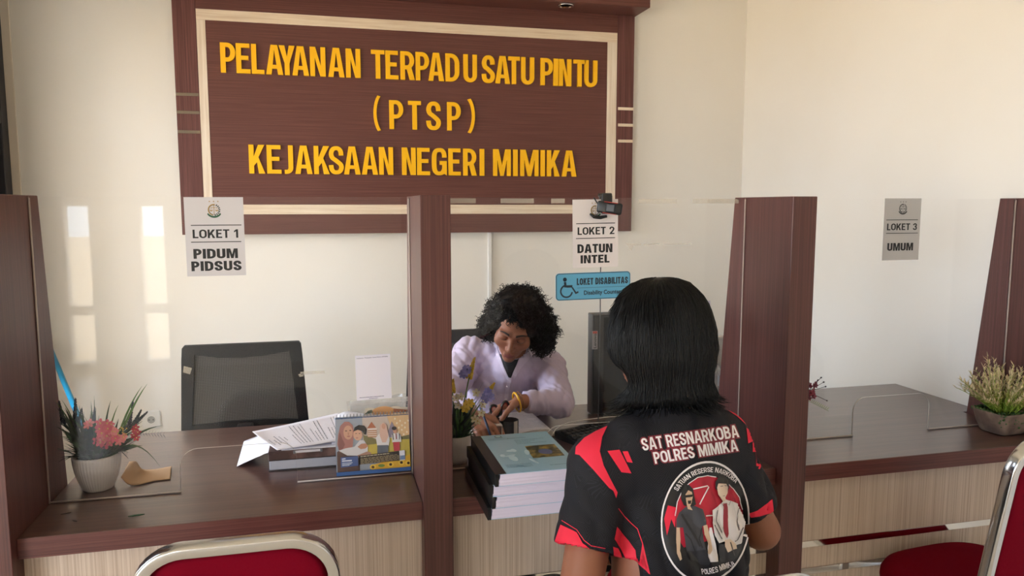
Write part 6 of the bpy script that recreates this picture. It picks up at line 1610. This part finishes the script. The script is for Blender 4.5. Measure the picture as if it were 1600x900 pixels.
for sx in (-1, 1): fm.cap(LV(sx * .15, .17, .08), LV(sx * .16, .30, .045), .04, .034, .015)
head(fm, HM, QM, 1.0); P, F = fm.mesh(); np_mesh('body', P, F, SKIN_M, mn)
ftm = Field(axis(.25, 1.22, .009), axis(1.0, 2.0, .009), axis(.0, .75, .009)); man_legs(ftm, .012); P, F = ftm.mesh(); np_mesh('trousers', P, F, c_('1c1d22'), mn)
for sx in (-1, 1):
    b = BM(); Mt = Matrix.Translation(Vector(LV(sx * .16, .25, .042))) @ Matrix.Rotation(-azv, 4, 'Z')
    ball(b, (0, 0, 0), .045, 16, 10, sc=(1, 2.9, .92)); b.transform(Mt); obj('shoe', b, c_('202022'), mn, smooth=True, world=True)
# shirt
sm, nt, pb_ = newmat('sport_shirt_black'); N = nt.nodes.new; Lk = nt.links.new
tc = N('ShaderNodeTexCoord'); vo = N('ShaderNodeTexVoronoi'); vo.inputs['Scale'].default_value = 22; vo.distance = 'MANHATTAN'; Lk(tc.outputs['Object'], vo.inputs['Vector'])
mth = N('ShaderNodeMath'); mth.operation = 'MULTIPLY'; mth.inputs[1].default_value = 55; Lk(vo.outputs['Distance'], mth.inputs[0]); sn = N('ShaderNodeMath'); sn.operation = 'SINE'; Lk(mth.outputs[0], sn.inputs[0])
cr = N('ShaderNodeValToRGB'); cr.color_ramp.elements[0].position = .35; cr.color_ramp.elements[0].color = lin('17171c'); cr.color_ramp.elements[1].position = .85; cr.color_ramp.elements[1].color = lin('24242b'); Lk(sn.outputs[0], cr.inputs['Fac']); Lk(cr.outputs['Color'], pb_.inputs['Base Color']); pb_.inputs['Roughness'].default_value = .75; pb_.inputs['Specular IOR Level'].default_value = .25
fs = Field(axis(.24, 1.22, .0042), axis(1.08, 1.86, .0046), axis(.50, 1.14, .0042))
man_torso(fs, .010)
SEL = SHL + (ELm - SHL) * .675; SER = SHR + (ERm - SHR) * .78
fs.cap(SHL, SEL + (ELm - SHL) * .1, .062, .067, .03); fs.cap(SHR, SER + (ERm - SHR) * .1, .062, .062, .03)
def wr2(x, y, z):
    rr = (x - OV[0]) * rgt[0] + (y - OV[1]) * rgt[1]
    q = 1 - 2 * np.abs(np.sin(48 * rr + 1.6 * np.sin(17 * z + 1) + 16 * z)) ** .7; q2 = 1 - 2 * np.abs(np.sin(42 * z + 30 * rr + 1.5 * np.sin(25 * rr))) ** .7
    return (.0028 * q + .0022 * q2 + .0012 * np.sin(120 * rr + 70 * z)) * np.clip((1.0 - z) / .15, .08, 1)
fs.warp(wr2)
fs.cap(LV(0, .035, 1.085), LV(0, .06, 1.16), .056, .075, .003, True)
for E_, S_, q in ((SEL, SHL, ELm), (SER, SHR, ERm)):
    d = (q - S_) / np.linalg.norm(q - S_); fs.half(E_, d, E_ - .09, E_ + .09, .003); fs.cap(E_ + d * .03, E_ - d * .06, .055, .054, .004, True)
fs.half(LV(0, 0, .53), (0, 0, -1), LV(0, 0, .53) - np.array([.4, .4, .1]), LV(0, 0, .53) + np.array([.4, .4, .05]), .003)
P, F = fs.mesh(); sh, P, F = np_mesh('shirt', P, F, sm, mn, relax=1, label='black sports shirt with red panels and white print'); bvS = bvh_of(P, F)
RED = pm('shirt_red', 'dc1c3c', .7); RED2 = pm('print_red', 'b01030', .6); WHITE = pm('print_white', 'e9e4e8', .55)
Z = lambda pts, k, ox, oy: [(ox + x / k, oy + y / k) for x, y in pts]
z1 = lambda pts: Z(pts, 3.6, 860, 650); z3 = lambda pts: Z(pts, 4.5, 1020, 700); z2 = lambda pts: Z(pts, 6.92, 990, 650); zb3 = lambda pts: Z(pts, 3, 850, 600)
def red(name, polys, off=.0014, mat=RED, step=1.8): return obj(name, drape(polys, bvS, off, step), mat, sh, world=True)
red('red_shoulder_panel', [z1([(322, 58), (255, 88), (190, 126), (145, 175), (142, 216), (165, 220), (240, 300), (330, 405), (352, 420), (368, 462), (376, 430), (345, 370), (300, 280), (278, 200), (292, 120)])])
red('red_dash', [z1([(320, 198), (388, 190), (455, 322), (398, 316)])]); red('red_dash', [z1([(405, 200), (435, 198), (462, 262), (430, 258)])])
red('red_flash', [z1([(372, 622), (440, 700), (480, 755), (497, 890), (430, 810), (358, 692)])]); red('red_flash', [z1([(350, 735), (378, 745), (462, 905), (395, 905), (365, 850)])]); red('red_flash', [z1([(288, 880), (365, 850), (370, 905), (285, 905)])])
red('red_line', [line_px(z1([(380, 520), (410, 560), (450, 600), (490, 635), (520, 720), (560, 890), (500, 830), (488, 800)]), 1.3)]); red('red_line', [line_px(z1([(66, 588), (150, 640), (190, 700), (230, 730), (308, 745)]), 1.0)])
red('sleeve_cuff', [z1([(60, 612), (150, 655), (180, 715), (230, 750), (310, 765), (310, 800), (200, 795), (110, 755), (25, 712)])], .0016)
red('sleeve_cuff', [zb3([(960, 606), (1000, 592), (1068, 540), (1076, 600), (1010, 620), (970, 625)])], .0016)
red('red_line', [line_px(zb3([(858, 118), (905, 150), (960, 200), (1005, 250), (1022, 310), (1024, 360), (1005, 398)]), 2.6)]); red('red_dash', [zb3([(946, 205), (972, 225), (978, 268), (955, 278)])]); red('red_dash', [zb3([(975, 270), (1000, 300), (995, 318), (976, 318)])])
# back lettering
b1 = BM(); b2 = BM()
for s, o_, u, v in (('SAT RESNARKOBA', (100, 375), (1037, -147), (-30, -128)), ('POLRES MIMIKA', (228, 514), (900, -140), (-28, -122))):
    P2 = lambda q: (990 + q[0] / 6.92, 650 + q[1] / 6.92); D2 = lambda q: (q[0] / 6.92, q[1] / 6.92)
    drape_text(s, P2(o_), D2(u), D2(v), bvS, .0014, b1, .19, 2.5, grow=.11); drape_text(s, P2(o_), D2(u), D2(v), bvS, .0022, b2, .19, 2.5)
obj('lettering_outline', b1, pm('print_wine', '7c1e30', .6), sh, world=True); obj('lettering', b2, WHITE, sh, world=True, label='white lettering SAT RESNARKOBA POLRES MIMIKA')
# round badge
ex, ey, ea, eb = 1102, 815, 69.5, 95.0; sk = -.06
EP = lambda r, a: (ex + ea * r * math.cos(R(a)) , ey - eb * r * math.sin(R(a)) + sk * ea * r * math.cos(R(a)))
ring = lambda r0, r1, n=60: [EP(r1, 360 * k / n) for k in range(n + 1)] + [EP(r0, 360 * k / n) for k in range(n, -1, -1)]
disc = lambda r, n=48: [EP(r, 360 * k / n) for k in range(n)]
half_ = lambda r0, r1, a0, a1, n=30: [EP(r1, a0 + (a1 - a0) * k / n) for k in range(n + 1)] + [EP(r0, a0 + (a1 - a0) * k / n) for k in range(n, -1, -1)]
obj('badge_field', drape([disc(.99)], bvS, .0010, 2), c_('131318'), sh, world=True)
obj('badge_disc', drape([z3([(155, 480), (170, 380), (200, 310), (250, 250), (310, 208), (380, 195), (440, 205), (510, 240), (560, 285), (605, 345), (632, 430), (636, 470), (560, 560), (420, 600), (400, 650), (215, 700), (170, 620)])], bvS, .0016, 2), RED2, sh, world=True)
w_ = [half_(.965, 1.0, 0, 180), half_(.965, 1.0, 180, 360)]
w_ += [line_px(z3([(155, 480), (170, 380), (200, 310), (250, 250), (310, 208), (380, 195), (440, 205)]), 1.4), line_px(z3([(510, 240), (560, 285), (605, 345), (632, 430)]), 1.4), line_px(z3([(280, 290), (380, 268), (388, 276), (325, 400)]), 1.8), line_px(z3([(370, 480), (415, 476)]), 1.6), z3([(395, 560), (410, 560), (440, 680), (455, 800), (390, 800), (380, 700)])]
obj('badge_ring', drape(w_, bvS, .0022, 2), WHITE, sh, world=True, label='white ring and lines')
obj('badge_flash', drape([z3([(80, 500), (105, 405), (160, 420), (155, 560), (130, 500), (100, 615)])], bvS, .0022, 2), RED, sh, world=True)
b = BM()
def along(pts, h):
    L = [0]
    for i in range(1, len(pts)): L.append(L[-1] + math.dist(pts[i], pts[i - 1]))
    def f(x, y):
        d = x * L[-1]; xs_ = lambda q: (float(np.interp(q, L, [p[0] for p in pts])), float(np.interp(q, L, [p[1] for p in pts])))
        a_, c_2, p_ = xs_(max(d - 25, 0)), xs_(min(d + 25, L[-1])), xs_(d); l = math.dist(a_, c_2); t = ((c_2[0] - a_[0]) / l, (c_2[1] - a_[1]) / l)
        return z3([(p_[0] + t[1] * h * y, p_[1] - t[0] * h * y)])[0]
    return f
drape_text('SATUAN RESERSE NARKOBA', None, None, None, bvS, .0030, b, .17, 2.5, fn=along([(172, 306), (205, 256), (250, 214), (310, 182), (380, 168), (440, 172), (500, 192), (545, 220), (574, 244)], 36))
obj('badge_lettering', b, WHITE, sh, world=True); b = BM()
drape_text('POLRES MIMIKA', None, None, None, bvS, .0030, b, .17, 2.5, fn=along([(338, 888), (400, 880), (460, 866), (520, 843), (572, 815)], 40))
obj('badge_lettering', b, WHITE, sh, world=True)
lay = [.0026]
def fig(name, col, polys):
    lay[0] += .00022; obj(name, drape([z3(p) for p in polys], bvS, lay[0], 2), c_(col), sh, world=True)
fig('printed_long_hair', '17181b', [[(195, 300), (215, 262), (250, 258), (280, 290), (288, 350), (300, 400), (270, 420), (215, 405), (195, 360)]])
fig('printed_arm', 'c3a78e', [[(165, 560), (188, 560), (192, 640), (188, 720), (202, 780), (190, 790), (168, 740), (162, 640)]])
fig('printed_arm', 'c3a78e', [[(352, 545), (378, 540), (402, 640), (410, 720), (395, 748), (380, 740), (385, 690), (362, 610)]])
fig('printed_dark_shirt', '3a3c45', [[(180, 460), (225, 415), (290, 410), (345, 435), (370, 510), (372, 540), (345, 550), (348, 640), (370, 720), (232, 735), (222, 640), (210, 560), (165, 560), (165, 500)]])
fig('printed_dark_trousers', '25262c', [[(232, 725), (372, 712), (385, 760), (400, 800), (392, 818), (330, 815), (260, 785)]])
fig('printed_face', 'c9ab92', [[(222, 330), (240, 300), (268, 310), (275, 345), (268, 385), (255, 410), (265, 425), (275, 440), (240, 430), (232, 395)]])
fig('printed_sunglasses', '121214', [[(220, 335), (275, 330), (272, 348), (222, 352)], [(238, 372), (262, 372), (260, 395), (242, 395)]])
fig('printed_shade', '1f2026', [line_px([(195, 470), (250, 560), (330, 690)], 14), line_px([(225, 600), (260, 640), (290, 720)], 8), line_px([(340, 560), (320, 640), (345, 700)], 7)])
fig('printed_dark_trousers', '2c2c30', [[(452, 670), (560, 690), (620, 640), (600, 720), (560, 790), (455, 805)]])
fig('printed_white_shirt', 'dcd7da', [[(410, 440), (470, 395), (500, 365), (530, 375), (590, 400), (625, 440), (645, 480), (630, 560), (610, 670), (560, 690), (520, 650), (455, 665), (425, 610), (410, 530)]])
fig('printed_black_hair', '141416', [[(430, 290), (428, 240), (450, 208), (490, 200), (515, 225), (522, 280), (510, 310), (500, 255), (450, 250), (440, 300)]])
fig('printed_face', 'd9c3b0', [[(440, 280), (448, 252), (500, 255), (512, 280), (510, 320), (495, 350), (500, 375), (480, 385), (465, 360), (448, 330)]])
fig('printed_hands', 'd9c3b0', [[(490, 650), (530, 645), (570, 680), (575, 710), (550, 715), (520, 730), (495, 690)]])
fig('printed_tie', '8c1a2e', [[(480, 398), (505, 398), (512, 425), (522, 600), (508, 640), (488, 600), (485, 425)]])
fig('printed_shade', '4a484c', [line_px([(440, 440), (430, 520), (470, 600)], 4), line_px([(590, 430), (575, 520), (590, 580)], 4), line_px([(620, 560), (580, 640), (560, 660)], 5), line_px([(420, 545), (470, 640)], 4), line_px([(460, 272), (478, 270)], 4), line_px([(488, 268), (503, 270)], 4), line_px([(476, 340), (492, 338)], 3), line_px([(470, 395), (482, 415), (500, 395), (520, 410), (530, 380)], 3), line_px([(530, 665), (560, 755)], 6)])
# straight hair
prof = [(0, .147), (.035, .143), (.065, .130), (.088, .106), (.104, .070), (.112, .03), (.114, -.005), (.111, -.035), (.104, -.060), (.099, -.075), (.104, -.090), (.113, -.104), (.110, -.117), (.093, -.127), (.06, -.133), (.0, -.128)]
cs = np.array([0.0] + list(np.cumsum([math.dist(prof[i], prof[i + 1]) for i in range(len(prof) - 1)]))); cs /= cs[-1]; pa_ = np.array(prof)
def hprof(t):
    return float(np.interp(t, cs, pa_[:, 0])), float(np.interp(t, cs, pa_[:, 1]))
QH = head_frame(-16, 4, 0)
def hpt(t, ph, off=0.0):
    """ph measured from the face direction, positive to the right"""
    r, z = hprof(t); c = math.cos(ph)
    face = max(0.0, (c - .55) / .45)
    if z < .035: r *= 1 - .45 * min(1, face * 1.6) * min(1, (.035 - z) / .04)
    d = abs(((ph - R(-62) + PI) % (2 * PI)) - PI)
    nt_ = math.exp(-(d / .5) ** 2) * math.exp(-((z + .078) / .030) ** 2); r *= 1 - .42 * nt_
    r *= 1 + .02 * math.sin(3 * ph + 1) + .012 * math.sin(9 * ph + 14 * z * 10)
    r += off; zz = z + (.006 * math.sin(2 * ph + .6) if z < -.08 else 0) + (off if t < .15 else 0)
    return Vector(HM + QH @ np.array([r * math.sin(ph) * 1.0, r * math.cos(ph) * 1.04 - .012, zz]))
b = BM(); rings = [[hpt(max(t, .004), 2 * PI * k / 72) for k in range(72)] for t in [j / 44 * .998 for j in range(45)]]
loft(b, rings); bmesh.ops.recalc_face_normals(b, faces=b.faces); hr = obj('hair', b, HAIR_S, mn, smooth=True, world=True, label='straight black chin-length hair')
rn = random.Random(77); b = BM()
for i in range(2300):
    ph = rn.uniform(0, 2 * PI); t0 = rn.uniform(.03, .45); t1 = rn.uniform(.74, .90) if rn.random() < .8 else rn.uniform(.5, .7)
    off = rn.uniform(.0002, .0042); dr = rn.uniform(-.12, .12); dr2 = rn.uniform(-.05, .05); n = 13; pts = []
    for k in range(n):
        t = t0 + (t1 - t0) * k / (n - 1); s = k / (n - 1); fl_ = max(0, s - .8) * rn.uniform(.0, .05)
        pts.append(hpt(t, ph + dr * s + dr2 * math.sin(s * 5), off * (.4 + .6 * s) + fl_ * .25))
    r = rn.uniform(.0005, .0011); tube(b, pts, [r * .5] + [r] * (n - 4) + [r * .8, r * .5, r * .2], 4, caps=False)
for i in range(170):   # ragged lifted hair at the upper left of the head
    ph = R(rn.uniform(-150, -55)); t0 = rn.uniform(.10, .30); t1 = t0 + rn.uniform(.07, .16); lift = rn.uniform(.003, .012); pts = [hpt(t0 + (t1 - t0) * k / 7, ph - .05 * k / 7, .001 + lift * (k / 7) ** 1.5) for k in range(8)]
    tube(b, pts, [.0006, .0009, .001, .001, .0009, .0007, .0005, .0002], 4, caps=False)
for i in range(420):   # flicked-out ends and loose hairs
    ph = rn.uniform(0, 2 * PI)
    if math.cos(ph) > .6: continue
    p = hpt(rn.uniform(.70, .82), ph, .001); o_ = Vector(QH @ np.array([math.sin(ph), math.cos(ph), 0])); d = Vector((0, 0, -1)) + o_ * rn.uniform(-.1, .5); L = rn.uniform(.015, .038); pts = []
    for k in range(7):
        s = k / 6; pts.append(p.copy()); d = (d.normalized() + o_ * .32 * rn.uniform(.5, 1.2) + Vector((0, 0, .12)) + Vector((rn.uniform(-.1, .1), rn.uniform(-.1, .1), 0))).normalized(); p = p + d * L / 6
    tube(b, pts, [.0011, .0012, .0011, .0009, .0008, .0005, .0002], 4, caps=False)
obj('hair_strands', b, HAIR_S, hr, smooth=True, world=True)
